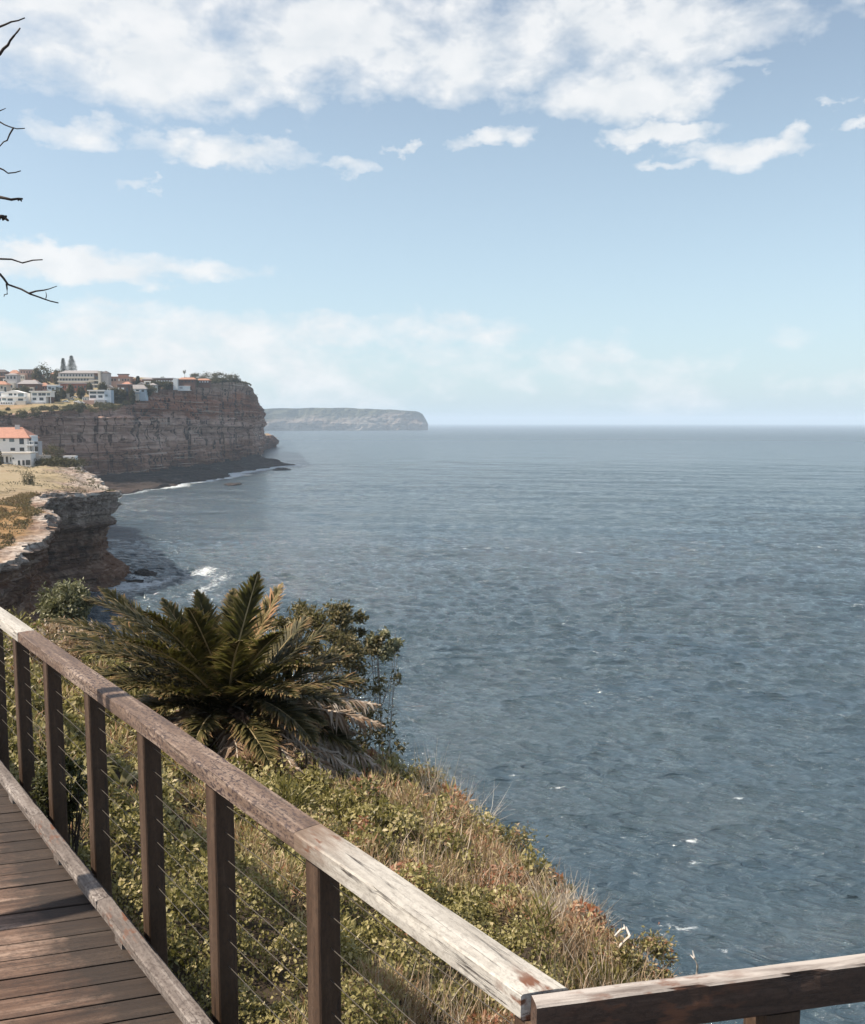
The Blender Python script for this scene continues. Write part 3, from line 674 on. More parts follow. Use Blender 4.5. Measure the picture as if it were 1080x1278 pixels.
def post(s_, y0, w, along, nrm, z1, seed, z0=None):
    c = A0 + along*s_ + nrm*(y0+w/2); z0 = z0 if z0 is not None else float(T_near(c[0], c[1])[0])-.3
    b = board('post', lambda y: 0., lambda y: z1-z0, w, w, M['post'], rail, (0, 0, 0), 0, seed, .003, .06)
    # stand the board up: local x -> down, local y -> along rail, local z -> outwards
    dn = Vector((0, 0, -1)); yy = Vector((along[0], along[1], 0)); zz = dn.cross(yy)
    mat3 = Matrix((dn, yy, zz)).transposed(); tl = c - along*w/2; zo = Vector((nrm[0], nrm[1], 0))
    oo = Vector((tl[0]-A0[0], tl[1]-A0[1], z1-ZD)); oo += (zz.dot(zo) > 0) and zo*(w/2) or zo*(-w/2)
    b.matrix_local = Matrix.Translation(oo) @ mat3.to_4x4(); return b
ps = [s_at_px(px) for px in (405, 277, 189, 121, 68, 29, -3)]
ps += [ps[-1]+.9*i for i in (1, 2, 3, 4)]
for i, s_ in enumerate(ps): post(s_, .012, .094, DR, NR, ZR-.077, 10+i)
post(.05, .01, .094, DR, NR, ZR-.077, 30)
lo, hi = .2, 2.
for _ in range(40):
    m_ = (lo+hi)/2; pp = A0 + DC*m_; lo, hi = (m_, hi) if proj((pp[0], pp[1], CAMZ-1.62))[0] < 979 else (lo, m_)
post(lo, .004, .112, DC, MC, ZR-.119, 31)
for k in range(7):
    z = ZR - .16 - .125*k; wb = MB(); pts = []
    for i in range(40):
        s_ = 11*i/39; pq = A0 + DR*s_ + NR*.06; pts.append((pq[0]-A0[0], pq[1]-A0[1], z-ZD-.006*math.sin(s_*3.9)))
    wb.tube(pts, .0019, None, 5); w_ = wb.build('cable', M['wire'], rail)
    wb = MB(); pts = [((DC*s_+MC*.03)[0], (DC*s_+MC*.03)[1], z-ZD) for s_ in np.linspace(.06, 2.6, 12)]
    wb.tube(pts, .0019, None, 5)
    if k > 0: wb.build('cable', M['wire'], rail)
# kerb boards along the deck edge
kj = [ -3.0, s_at_px(122, -.2, -2.45), s_at_px(40, -.2, -2.45), 11.5]
for i in range(3):
    rail_board('kerb', kj[i]+.003, kj[i+1]-.003, M['kerb'], .076, .055, -.208, ZD+.10, 40+i, None, .008)
for s_ in np.arange(-2.6, 11, 1.05):
    c = A0 + DR*s_ + NR*-.165; a = DR*.05; n_ = NR*.035
    vs = [(*(c-A0+sx*a+sy*n_), zz) for zz in (0, .0455) for sx, sy in ((-1, -1), (1, -1), (1, 1), (-1, 1))]
    MB().poly(vs, [(0, 3, 2, 1), (4, 5, 6, 7), (0, 1, 5, 4), (1, 2, 6, 5), (2, 3, 7, 6), (3, 0, 4, 7)]).build('kerb_block', M['kerb'], rail)

# ------------------------------------------------------------------ slope vegetation
rg = np.random.default_rng(21)
def veg_h(x, y): return .07 + .46*np.clip(fbm(x*1.5, y*1.5, 1, 3)+.18, 0, 1)*1.4 + .07*fbm(x*4, y*4, 5, 2)
def scatter(n, r0, r1, a0=-.66, a1=.66, dmax=2.2):
    r = np.exp(rg.uniform(math.log(r0), math.log(r1), n)); a = rg.uniform(a0, a1, n); x, y = r*np.sin(a), r*np.cos(a)
    z, sd_ = T_near(x, y); ok = (rail_sd(x, y) > .16) & ((cross_sd(x, y) > .12) | (x > 1.9)) & (sd_ < dmax)
    return x[ok], y[ok], z[ok], sd_[ok]
x, y, z, sd_ = scatter(470000, 2.0, 27)
r = np.hypot(x, y)
def clumps(x, y, cs, seed):
    """nearest plant of a jittered spread: distance, offset and the plant's own random numbers"""
    xi, yi = np.floor(x/cs).astype(np.int64), np.floor(y/cs).astype(np.int64); best = np.full(len(x), 9e9); ox = 0*x; oy = 0*x; ka = np.zeros(len(x), np.int64); kb_ = ka.copy()
    for i in (-1, 0, 1):
        for j in (-1, 0, 1):
            a, b = xi+i, yi+j; dx = x-(a+.15+.7*_h(a, b, 1, seed))*cs; dy = y-(b+.15+.7*_h(a, b, 2, seed))*cs
            w_ = (.7+.6*_h(a, b, 3, seed)); d = np.hypot(dx, dy)/w_; m = d < best
            best = np.where(m, d, best); ox = np.where(m, dx, ox); oy = np.where(m, dy, oy); ka = np.where(m, a, ka); kb_ = np.where(m, b, kb_)
    return best/cs, ox/cs, oy/cs, ka, kb_
d1, ox, oy, ka, kb_ = clumps(x, y, .46, 3)
q1, q2, q3 = _h(ka, kb_, 5, 8), _h(ka, kb_, 6, 8), _h(ka, kb_, 7, 8)
brow = np.exp(-np.abs(sd_)/1.3)
dome = np.clip(1-(d1/.62)**2, 0, 1); hv = .05 + (.10+.34*q2)*dome*(.75+.5*np.clip(fbm(x*.7, y*.7, 1, 2)+.5, 0, 1)) + .05*brow
u = rg.random(len(x))**.45; keep = (dome > .04) | (rg.random(len(x)) < .25)
P = np.stack([x, y, z + hv*u], -1)
up = unit(np.stack([ox*2.6, oy*2.6, .75+0*x], -1)*(.6+.4*u)[:, None] + .5*rg.normal(size=(len(x), 3)))
D = unit(np.cross(up, rg.normal(size=(len(x), 3))) + .45*up)
pt = q1 + .38*brow*(q3 > .35) - .02                                   # which plant: broad, small round, narrow, straw, reddish
kindv = np.digitize(pt, [.42, .76, .83, 1.03, 1.14])
Lm = np.array([1.15, .75, 1.9, 1.9, 1.2, 1.5])[kindv]; Am = np.array([.55, .85, .20, .13, .45, .14])[kindv]
L = np.clip(.0060*r, .022, .085)*Lm*(.6+.8*rg.random(len(x))); Wd = L*Am
D = np.where((kindv == 2)[:, None] | (kindv == 3)[:, None] | (kindv == 5)[:, None], unit(up*1.1+.45*rg.normal(size=up.shape)+np.array([0, 0, .5])), D)
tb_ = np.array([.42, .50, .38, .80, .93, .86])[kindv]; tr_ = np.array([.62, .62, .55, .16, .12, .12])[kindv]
tn = tb_ + tr_*(u-.72) + .22*(q3-.5)*(kindv < 3) + .10*rg.normal(size=len(x))  # height term paints shade low in each clump and highlights on top
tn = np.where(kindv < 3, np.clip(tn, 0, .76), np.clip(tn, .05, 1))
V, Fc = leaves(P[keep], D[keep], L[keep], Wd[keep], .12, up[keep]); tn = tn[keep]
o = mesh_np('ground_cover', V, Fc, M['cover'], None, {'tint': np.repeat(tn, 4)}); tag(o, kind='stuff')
# dry stalks standing through it
def blades(P, D, L, w, bend, rng):
    n = len(P); L = np.broadcast_to(L, n)[:, None]; sdv = unit(np.cross(D, rng.normal(size=(n, 3))))*w
    bv = unit(rng.normal(size=(n, 3)))*bend; m1 = P + D*L*.55 + bv*L*.25; t = P + D*L + bv*L
    V = np.stack([P-sdv, P+sdv, m1+sdv*.75, m1-sdv*.75, t], 1).reshape(-1, 3); b = np.arange(n)*5
    Fq = [tuple(q) for q in np.stack([b, b+1, b+2, b+3], 1)] + [tuple(q) for q in np.stack([b+3, b+2, b+4], 1)]
    return V, Fq
x, y, z, sd_ = scatter(60000, 2.6, 20)
ok = (.7*fbm(x*.9, y*.9, 9, 3) + .75*np.exp(-np.abs(sd_)/1.1)) > .30; ok &= (sd_ > -2.0) & (rail_sd(x, y) > .9); x, y, z = x[ok], y[ok], z[ok]
P = np.stack([x, y, z+.05], -1); D = unit(np.stack([.25*rg.normal(size=len(x))+.05, .25*rg.normal(size=len(x)), np.ones(len(x))], -1))
V, Fq = blades(P, D, .12+.30*rg.random(len(x)), np.clip(.0006*np.hypot(x, y), .0018, .006)[:, None], .35, rg)
o = mesh_np('dry_stalks', V, Fq, M['dry'], None, {'tint': np.repeat(rg.random(len(x)), 5)}); tag(o, kind='stuff')

def slope_pt(px, py, lift=0):
    """the point of the slope seen at a pixel"""
    lo, hi = 2., 30.
    for Yq in np.arange(2.2, 30, .03):
        p_ = at(px, py, Yq)
        if p_[2] < T_near(p_[0], p_[1])[0] + lift: return p_
    return at(px, py, 12)
# tufts of dry grass along the brink
M['pale_twig'] = leafmat('bleached stalks', [(0, (.34, .25, .18)), (.5, (.56, .48, .40)), (1, (.74, .68, .60))], .25, .7)
tufts = [(566, 1002, .62, 420, 'pale dry grass tuft high on the seaward brink, nearest the palm'), (628, 1068, .50, 300, 'thin whitish grass tuft sticking out over the sea halfway down the brink'),
         (712, 1172, .34, 520, 'broad straw coloured tuft just above the corner of the handrail'), (660, 1120, .26, 200, 'small straw tuft in the middle of the brow between two paler tufts'),
         (756, 1200, .24, 160, 'little dry tuft beside the bleached bent branch')]
for (px, py, h_, n_, lb) in tufts:
    c = slope_pt(px, py); zc = float(T_near(c[0], c[1])[0]); r_ = h_*.75
    a = rg.uniform(0, 6.28, n_); q_ = np.sqrt(rg.random(n_))*r_; P = np.stack([q_*np.cos(a), q_*np.sin(a), 0*a], -1)
    wz = T_near(c[0]+P[:, 0], c[1]+P[:, 1])[0]; P[:, 2] = np.clip(wz-zc, -.4, .4) - .02 + .12
    D = unit(np.stack([P[:, 0]*.9+.3*rg.normal(size=n_), P[:, 1]*.9+.3*rg.normal(size=n_), np.ones(n_)*.8], -1))
    V, Fq = blades(P, D, h_*(.5+.8*rg.random(n_)), .0032+0*a[:, None], .3, rg)
    o = mesh_np('grass_tuft', V, Fq, M['pale_twig'], None, {'tint': np.repeat(np.clip(.45+.3*rg.normal(size=n_), 0, 1), 5)})
    o.location = (c[0], c[1], zc); tag(o, lb, 'grass tuft', 'dry tufts along the brink of the slope')

# shrubs on the slope: leafy mounds, each its own
def shrub(name, px, py, Yd, wpx, hpx, n, size, mat, label, cat, group=None, clumps=40, stems=14, stemmat='twig', csize=.34, asp=.5, tmul=1., dscale=.9):
    c = at(px, py, Yd); m_ = Yd/F_PX; rx, rz_ = wpx*m_/2, hpx*m_/2; zb = float(T_near(c[0], c[1])[0])
    root = empty(name, (c[0], c[1], zb), label, cat, group)
    cc = (0, 0, c[2]-zb)
    crown_mesh('foliage', n, cc, (rx, rx*dscale, rz_), clumps, size, M[mat], root, rg, csize, asp, tmul)
    sb = MB()
    for k in range(stems):
        e_ = np.array(cc) + unit(rg.normal(size=3))*np.array((rx, rx*dscale, rz_))*(.75+.3*rg.random()); mid = e_*.5 + rg.normal(size=3)*.08*rx + np.array([0, 0, .1*rz_])
        sb.tube([(rg.normal()*.04, rg.normal()*.04, -.15), mid, e_], .016*max(.5, rx), .004, 5)
        for _ in range(3):
            t_ = .4+.5*rg.random(); b_ = mid + (e_-mid)*t_; sb.tube([b_, b_+rg.normal(size=3)*np.array((rx, rx, rz_))*.22, b_+rg.normal(size=3)*np.array((rx, rx, rz_))*.36], .006*max(.5, rx), .002, 4)
    sb.build('stem', M[stemmat], root)
    return root
shrub('round_shrub', 84, 756, 18.5, 54, 56, 5200, .085, 'pale_shrub', 'rounded grey green shrub at the left behind the palm', 'shrub', None, 46, 10)
c = at(410, 940, 16.3); zb = float(T_near(c[0], c[1])[0]); base = np.array([c[0], c[1], zb]); rb = empty('twiggy_shrub', tuple(base), 'tall twiggy shrub with bare grey stems rising behind the right side of the palm', 'shrub')
sb = MB()
for (px, py, Yd, rp, n_) in ((352, 786, 16.8, 20, 900), (376, 778, 16.4, 24, 1300), (402, 776, 16.0, 24, 1400), (428, 778, 16.2, 26, 1500), (452, 796, 16.0, 20, 1000), (438, 822, 15.6, 22, 1000), (408, 816, 15.4, 30, 1500), (380, 820, 15.8, 26, 1100), (462, 850, 15.8, 20, 700), (430, 870, 15.5, 30, 1300), (400, 880, 15.4, 36, 1500), (455, 900, 15.6, 26, 900), (470, 930, 15.4, 26, 900), (420, 930, 15.0, 40, 1600), (492, 846, 16.0, 9, 200)):
    q_ = at(px, py, Yd) - base; rr_ = rp*Yd/F_PX
    crown_mesh('foliage', int(n_*(.8 if py < 830 else .34)), q_, (rr_*1.15, rr_*1.1, rr_*.8), 9, .085, M['bush'], rb, rg, .42, .5)
    for _ in range(3 if px < 450 else 1):
        e_ = q_ + rg.normal(size=3)*rr_*.45; m1 = q_*.35 + np.array([rg.normal()*.25, rg.normal()*.2, .1]); m2 = q_*.72 + np.array([rg.normal()*.14, rg.normal()*.14, .0]); sb.tube([(rg.normal()*.12, rg.normal()*.12, -.2), m1, m2, e_], .022, .005, 5)
        for _ in range(5):
            b_ = m1 + (m2-m1)*rg.random(); sb.tube([b_, b_+rg.normal(size=3)*.16+np.array([.05, 0, .1]), b_+rg.normal(size=3)*.3+np.array([.12, 0, .2])], .007, .002, 4)
sb.build('stem', M['twig'], rb)
shrub('brow_shrub', 481, 802, 16.2, 44, 36, 1100, .085, 'pale_shrub', 'leafy tuft reaching out over the sea at the right of the twiggy shrub', 'shrub', None, 12, 10, 'twig', .3)
shrub('low_shrub', 525, 1000, 12.4, 120, 80, 5200, .055, 'cover', 'low leafy shrub on the brow at the foot of the palm', 'shrub', 'shrubs along the brow of the slope', 50, 10, 'twig', .3, .4)
shrub('low_shrub', 440, 1012, 12.2, 130, 60, 3600, .055, 'shrub', 'dark low shrub directly under the dead fronds of the palm', 'shrub', 'shrubs along the brow of the slope', 40, 10)
shrub('low_shrub', 600, 1065, 9.4, 130, 90, 5200, .042, 'cover', 'low leafy shrub on the brow below the pale grass tuft', 'shrub', 'shrubs along the brow of the slope', 50, 10, 'twig', .3, .4)
shrub('low_shrub', 668, 1108, 8.0, 90, 50, 3000, .04, 'shrub', 'dark green shrub on the edge over the sea right of the thin whitish grass', 'shrub', 'shrubs along the brow of the slope', 40, 8)
shrub('low_shrub', 792, 1205, 5.9, 110, 70, 4200, .030, 'cover', 'low bushy shrub at the very brink behind the bent bleached branch', 'shrub', 'shrubs along the brow of the slope', 50, 8, 'twig', .3, .5)
shrub('low_shrub', 75, 800, 15, 90, 40, 2600, .07, 'dry', 'reddish dry shrub behind the far part of the handrail', 'shrub', 'shrubs along the brow of the slope', 30, 12)
shrub('post_shrub', 80, 985, 5.9, 62, 95, 2600, .035, 'shrub', 'dark small leaved shrub growing up against a railing post and over the kerb', 'shrub', None, 26, 10, 'bark', .3, .5, .55, .55)

# strap leaved plants and dead branches
for (px, py, Yd, n_, ln_, lb) in ((98, 945, 8.2, 26, .55, 'strap leaved plant seen between the second and third railing posts from the left'), (150, 975, 8.6, 18, .45, 'strap leaved plant seen just right of the third railing post')):
    c = at(px, py, Yd); zb = float(T_near(c[0], c[1])[0])+.12
    V, Fq = [], []
    for k in range(n_):
        a = rg.random()*6.28; d = np.array([math.cos(a), math.sin(a), 0]); sdv = np.array([-d[1], d[0], 0]); b = len(V); Lk = ln_*(.7+.5*rg.random()); w = .028
        for i in range(6):
            t = i/5; pq = d*Lk*.75*t**1.2 + np.array([0, 0, Lk*(1.3*t-.85*t*t)]); ww = w*(1-t)**.6
            V += [pq-sdv*ww, pq+sdv*ww+np.array([0, 0, .004])]
            if i: Fq.append((b+2*i-2, b+2*i-1, b+2*i+1, b+2*i))
    o = mesh_np('strap_leaf_plant', V, Fq, M['cover'], None, {'tint': np.repeat(np.clip(rg.normal(.55, .2, n_), 0, .88), 12)}); o.location = (c[0], c[1], zb)
    tag(o, lb, 'plant', 'strap leaved plants')
def branch(name, pts, Yd, r0, r1, mat, label, extra=()):
    P_ = [at(px, py, Yd+.15*math.sin(i*1.7)) for i, (px, py) in enumerate(pts)]; b0 = P_[0]; zb = float(T_near(b0[0], b0[1])[0])
    mb = MB(); q = [np.array([b0[0]-.1, b0[1], min(zb-.05, b0[2]-.05)])] + P_; q = [p_-b0 for p_ in q]
    mb.tube(q, r0, r1, 7)
    for e_ in extra: mb.tube([at(px, py, Yd+.1*math.sin(i)) - b0 for i, (px, py) in enumerate(e_)], r1*1.2, r1*.5, 6)
    o = mb.build(name, M[mat], None, True); o.location = b0; return tag(o, label, 'branch')
branch('dead_branch', [(760, 1212), (768, 1196), (775, 1180), (786, 1168), (782, 1158), (775, 1160), (768, 1168)], 5.9, .014, .006, 'twig_pale', 'bleached dead branch bent over like a hook at the brink of the slope', [[(776, 1179), (772, 1185), (770, 1178)], [(780, 1160), (779, 1154)]])
branch('dead_branch', [(869, 1232), (870, 1216), (871, 1205), (867, 1196), (865, 1187)], 5.0, .010, .004, 'twig_pale', 'slim forked dead stick standing up behind the right hand rail', [[(867, 1197), (862, 1192)]])

# ------------------------------------------------------------------ palm
PY = 13.4
pc = at(282, 893, PY); pzb = float(T_near(pc[0], pc[1])[0])
palm = empty('palm', (pc[0], pc[1], pzb), 'low feather palm with dark green and dead brown fronds behind the railing', 'palm tree')
tb = MB(); th_ = pc[2]-pzb; tb.tube([(0, 0, -.2), (.02, 0, th_*.4), (0, 0, th_*.8), (0, 0, th_+.1)], .30, .22, 14)
for k in range(60):
    a = k*2.4; zz = th_*(.05+.95*k/60); r_ = .27
    tb.poly([(r_*math.cos(a-.25), r_*math.sin(a-.25), zz), (r_*math.cos(a+.25), r_*math.sin(a+.25), zz), (1.45*r_*math.cos(a), 1.45*r_*math.sin(a), zz+.16)], [(0, 1, 2)])
tb.build('trunk', M['palm_trunk'], palm)
def frond(tip, lift, dead, seed, wid=.42, bright=.0):
    rn = np.random.default_rng(seed); tip = np.asarray(tip, float); b = np.array([0, 0, th_]) + rn.normal(size=3)*.07
    Lc = np.linalg.norm(tip-b); mid = b + (tip-b)*.48 + np.array([0, 0, lift*Lc]); n = 30
    t = np.linspace(0, 1, n)[:, None]; C = b*(1-t)**2 + 2*mid*t*(1-t) + tip*t*t
    mb = MB(); mb.tube(list(C), .024, .006, 5); ra = mb.build('frond', M['rachis_dead' if dead else 'rachis'], palm)
    m_ = 125; tt = np.linspace(.10, .995, m_); tt = np.repeat(tt, 2); side = np.tile([1., -1.], m_)
    Pp = b*(1-tt[:, None])**2 + 2*mid*(tt*(1-tt))[:, None] + tip*(tt**2)[:, None]
    Tn = unit(2*(1-tt[:, None])*(mid-b) + 2*tt[:, None]*(tip-mid))
    ref = unit(np.cross(tip-b, (0, 0, 1))+1e-4)
    if abs((tip-b)[2]) > .9*Lc: ref = unit(np.array([.8, .6, 0.]))
    sv = np.broadcast_to(ref, Tn.shape); up = unit(np.cross(sv, Tn)); up = np.where((up[:, 2:3] < 0), -up, up)
    env = np.clip(np.sin(np.pi*np.clip(tt*.93+.09, 0, 1))**.55, .12, 1)
    Ll = 1.22*wid*env*(.85+.3*rn.random(len(tt)))
    ang = np.radians(58-30*tt + rn.normal(size=len(tt))*6); vf = .42 + .18*rn.normal(size=len(tt))
    if dead: vf -= .9
    Dd = unit(Tn*np.cos(ang)[:, None] + (sv*side[:, None]*1.0 + up*vf[:, None]*.8)*np.sin(ang)[:, None] + (.22 if dead else .07)*rn.normal(size=Tn.shape))
    # leaflet: narrow folded blade drooping at its end
    nn = len(tt); sd2 = unit(np.cross(Dd, up)); w = .020
    droop = np.array([0, 0, -1.])*(Ll*(.34 if dead else .13))[:, None]
    m1 = Pp + Dd*(Ll*.5)[:, None]; m2 = Pp + Dd*Ll[:, None] + droop
    Vv = np.stack([Pp-sd2*w*.6, Pp+sd2*w*.6, m1+sd2*w+up*.006, m1-sd2*w+up*.006, m2], 1).reshape(-1, 3); bb = np.arange(nn)*5
    Fq = [tuple(q) for q in np.stack([bb, bb+1, bb+2, bb+3], 1)] + [tuple(q) for q in np.stack([bb+3, bb+2, bb+4], 1)]
    tv = np.clip((.5 if dead else .38) + bright + .18*rn.normal(size=nn), 0, 1)
    tvv = np.repeat(tv, 5).reshape(-1, 5)
    if not dead: tvv[:, 4] = np.clip(tvv[:, 4]+.52, 0, 1)          # leaflet tips dried brown
    mesh_np('leaflets', Vv, Fq, M['frond_dead' if dead else 'frond'], ra, {'tint': tvv.ravel()})
# seen fronds: tip (photo), distance of the tip, arch, dead
FR = [(322, 716, 13.2, .05, 0, .42), (352, 729, 14.2, .03, 0, .40, .3), (292, 736, 14.6, .05, 0, .38), (246, 738, 14.0, .07, 0, .36), (203, 748, 14.2, .08, 0, .38), (180, 765, 12.2, .16, 0, .44), (236, 760, 12.3, .14, 0, .40),
      (124, 734, 13.9, .12, 0, .42), (104, 746, 13.0, .16, 0, .44), (58, 774, 13.5, .18, 0, .44), (84, 812, 12.6, .20, 0, .44), (112, 866, 12.2, .24, 0, .42),
      (418, 782, 13.9, .07, 0, .44), (385, 770, 14.6, .07, 0, .40), (456, 850, 13.4, .12, 0, .44), (440, 815, 14.6, .10, 0, .40), (430, 880, 12.4, .16, 0, .42), (300, 800, 11.2, .16, 0, .38),
      (474, 880, 13.2, .15, 1, .38, .28), (480, 906, 12.7, .16, 1, .36, .1), (452, 940, 12.6, .20, 0, .42), (484, 966, 12.5, .19, 1, .30, .34), (474, 992, 12.0, .21, 1, .28, .34), (430, 990, 11.6, .26, 1, .34, .1), (170, 900, 12.0, .28, 0, .40), (150, 930, 12.3, .26, 1, .34),
      (395, 930, 11.6, .25, 0, .40), (340, 960, 11.4, .26, 0, .40), (240, 935, 11.5, .30, 0, .38), (205, 930, 11.7, .3, 1, .36), (300, 975, 11.3, .26, 1, .36), (375, 975, 11.4, .26, 1, .36), (75, 790, 14.2, .14, 0, .42), (140, 770, 14.6, .10, 0, .40), (150, 800, 11.6, .2, 0, .42), (90, 845, 13.2, .2, 0, .42),
      (350, 790, 12.0, .14, 0, .42), (400, 830, 11.8, .18, 0, .44), (370, 870, 11.2, .2, 0, .42), (445, 915, 13.6, .2, 1, .36, -.3), (420, 950, 12.8, .24, 1, .36, -.35), (455, 965, 13.8, .22, 1, .34, -.3), (360, 940, 12.2, .3, 1, .38, -.35), (330, 930, 11.9, .3, 1, .38, -.35), (405, 905, 12.2, .2, 0, .42)]
for i, f_ in enumerate(FR):
    tp = at(f_[0], f_[1], f_[2]) - np.array([pc[0], pc[1], pzb]); frond(tp, f_[3], f_[4], 100+i, f_[5], f_[6] if len(f_) > 6 else 0)
rn = np.random.default_rng(3)
for i in range(20):                                               # the far side of the crown
    a = rn.uniform(.1, math.pi-.1) if i < 14 else rn.uniform(0, 6.28); el_ = rn.uniform(-.35, .75); Lr = rn.uniform(1.5, 2.1)
    frond((Lr*math.cos(a)*math.cos(el_), Lr*math.sin(a)*math.cos(el_), th_+Lr*math.sin(el_)*.8), .18, int(el_ < -.2), 300+i)

# ------------------------------------------------------------------ tree left of the walk whose bare twigs reach into view
tcx, tcy = -4.9, 3.4; tz0 = float(T_near(tcx, tcy)[0])
tree = empty('bare_twig_tree', (tcx, tcy, tz0), 'dark tree at the left edge whose bare twigs hang into the sky', 'tree')
tm = MB(); O3 = np.array([tcx, tcy, tz0])
def loc3(p): return np.asarray(p, float) - O3
fork = np.array([-.05, .15, 2.6]); tm.tube([(0, 0, -.3), (.05, 0, 1.2), fork], .13, .09, 10); 
hub_pts = [loc3(at(-170, 60, 5.0)), loc3(at(-160, 240, 5.0)), loc3(at(-130, 330, 5.0))]
for h_ in hub_pts: tm.tube([fork, (fork+h_)/2+np.array([0, .1, .12]), h_], .055, .022, 8)
crown_limbs = []
for k in range(9):
    a = rg.uniform(2.2, 5.4); e_ = fork + np.array([1.6*math.cos(a)-.6, 1.3*math.sin(a)*.7, .6+1.5*rg.random()]); tm.tube([fork, (fork+e_)/2+rg.normal(size=3)*.12, e_], .05, .014, 7); crown_limbs.append(e_)
tm.build('trunk', M['bark'], tree, True)
TW = [[(-170, 60), (-60, 45), (0, 33), (14, 27), (31, 22)], [(-170, 60), (-40, 100), (0, 67), (10, 56), (17, 45), (25, 35)], [(-160, 240), (-40, 150), (0, 138), (7, 135)], [(-160, 240), (-60, 140), (0, 152), (12, 158), (31, 160)], [(17, 159), (9, 175), (0, 182), (-14, 190)],
      [(-160, 240), (-40, 200), (0, 210), (10, 216), (26, 213)], [(-160, 240), (-60, 244), (0, 246), (14, 249), (28, 248)], [(-160, 240), (-40, 262), (0, 272), (5, 270), (10, 275)], [(-130, 330), (-50, 318), (0, 323), (28, 328), (53, 324)],
      [(-130, 330), (-40, 325), (0, 342), (10, 355), (38, 367), (55, 373), (73, 378)], [(36, 366), (55, 362), (71, 357)], [(8, 354), (9, 367), (5, 370)], [(57, 373), (58, 369), (57, 364)], [(22, 249), (27, 251)], [(2, 273), (8, 269)]]
TR = [.010, .013, .006, .008, .006, .009, .017, .02, .010, .011, .007, .006, .004, .012, .016]
for pl, r_ in zip(TW, TR):
    mb = MB(); pts = [loc3(at(px, py, 5.0+.03*math.sin(px*.3))) for px, py in pl]
    # resample with small kinks as a twig grows
    q_ = []
    for i in range(len(pts)-1):
        for t in (0, .5): q_.append(pts[i]*(1-t)+pts[i+1]*t + (rg.normal(size=3)*.004 if t else 0))
    q_.append(pts[-1]); mb.tube(q_, r_*1.3*.62, r_*.5*.62, 6); mb.build('twig', M['bark'], tree, True)

# ------------------------------------------------------------------ houses on the headland
def ghit(px, py, ground=G_head, y0=470, y1=1000):
    for Yq in np.arange(y0, y1, 1.):
        p_ = at(px, py, Yq)
        if p_[2] <= ground(np.array(p_[0]), np.array(Yq)): return Yq
    return None
def house(name, label, cat, pb, boxes, roofs=(), wins=(), Yd=None, group='houses on the headland', rz=0, ground=G_head, gm='glass'):
    """pb = (px centre, py base); everything below is given in photo pixels on the front plane, depths in metres"""
    pxc, pyb = pb; Yh = Yd or ghit(pxc, pyb, ground); c = at(pxc, pyb, Yh); m_ = Yh/F_PX
    gz = float(ground(np.array(c[0]), np.array(c[1]+3)))
    if gz > c[2]+1.5: print('BURIED', label[:50], round(gz-c[2], 1))
    root = empty(name, (c[0], c[1], min(gz, c[2])), label, cat, group, rz); zb = c[2]-min(gz, c[2])
    X_ = lambda px: (px-pxc)*m_
    Z_ = lambda py: (pyb-py)*m_ + zb
    low = -1.5
    boxes = [(a_[:6]+(a_[6]*.55 if a_[6] > 4 else a_[6],)+a_[7:]) for a_ in boxes]; roofs = [(a_[:6]+(a_[6]*.55,)+a_[7:]) for a_ in roofs]
    for (nm, x0, x1, yt, yb, d0, d1, mt) in boxes:
        MB().box(X_(x0), X_(x1), d0, d1, low if yb is None else Z_(yb), Z_(yt)).build(nm, M[mt], root)
    for (ty, x0, x1, ye, yr, d0, d1, ov, mt) in roofs:
        a, b, e0, e1, zr_ = X_(x0)-ov, X_(x1)+ov, d0-ov, d1+ov, Z_(yr); ze = Z_(ye); mb = MB()
        if ty == 'flat': mb.box(a, b, e0, e1, ze, zr_)
        else:
            if ty == 'hip':
                ins = min((b-a), (e1-e0))*.5 - .02; r = [(a+ins, (e0+e1)/2, zr_), (b-ins, (e0+e1)/2, zr_)] if (b-a) >= (e1-e0) else [((a+b)/2, e0+ins, zr_), ((a+b)/2, e1-ins, zr_)]
            elif ty == 'gable': r = [((a+b)/2, e0, zr_), ((a+b)/2, e1, zr_)]      # gable end to the sea
            base = [(a, e0, ze), (b, e0, ze), (b, e1, ze), (a, e1, ze)]
            if ty == 'hip' and (b-a) >= (e1-e0): fs = [(0, 1, 5, 4), (1, 2, 5), (2, 3, 4, 5), (3, 0, 4), (3, 2, 1, 0)]
            else: fs = [(0, 1, 4), (1, 2, 5, 4), (2, 3, 5), (3, 0, 4, 5), (3, 2, 1, 0)]
            mb.poly(base+r, fs); mb.box(a+.05, b-.05, e0+.05, e1-.05, ze-.22, ze-.01)
        mb.build('roof', M[mt], root)
    for w in wins:
        if w[0] == 'grid':
            _, x0, x1, y0, y1, n, fill, d = w[:8]; st = (x1-x0)/n
            ws = [(x0+st*(i+.5-fill/2), x0+st*(i+.5+fill/2), y0, y1, d) for i in range(n)]; gg = w[8] if len(w) > 8 else gm
        else: ws = [w[:5]]; gg = w[5] if len(w) > 5 else gm
        for (x0, x1, y0, y1, d) in ws: MB().box(X_(x0), X_(x1), d-.07, d+.3, Z_(y1), Z_(y0)).build('window', M[gg], root)
    return root
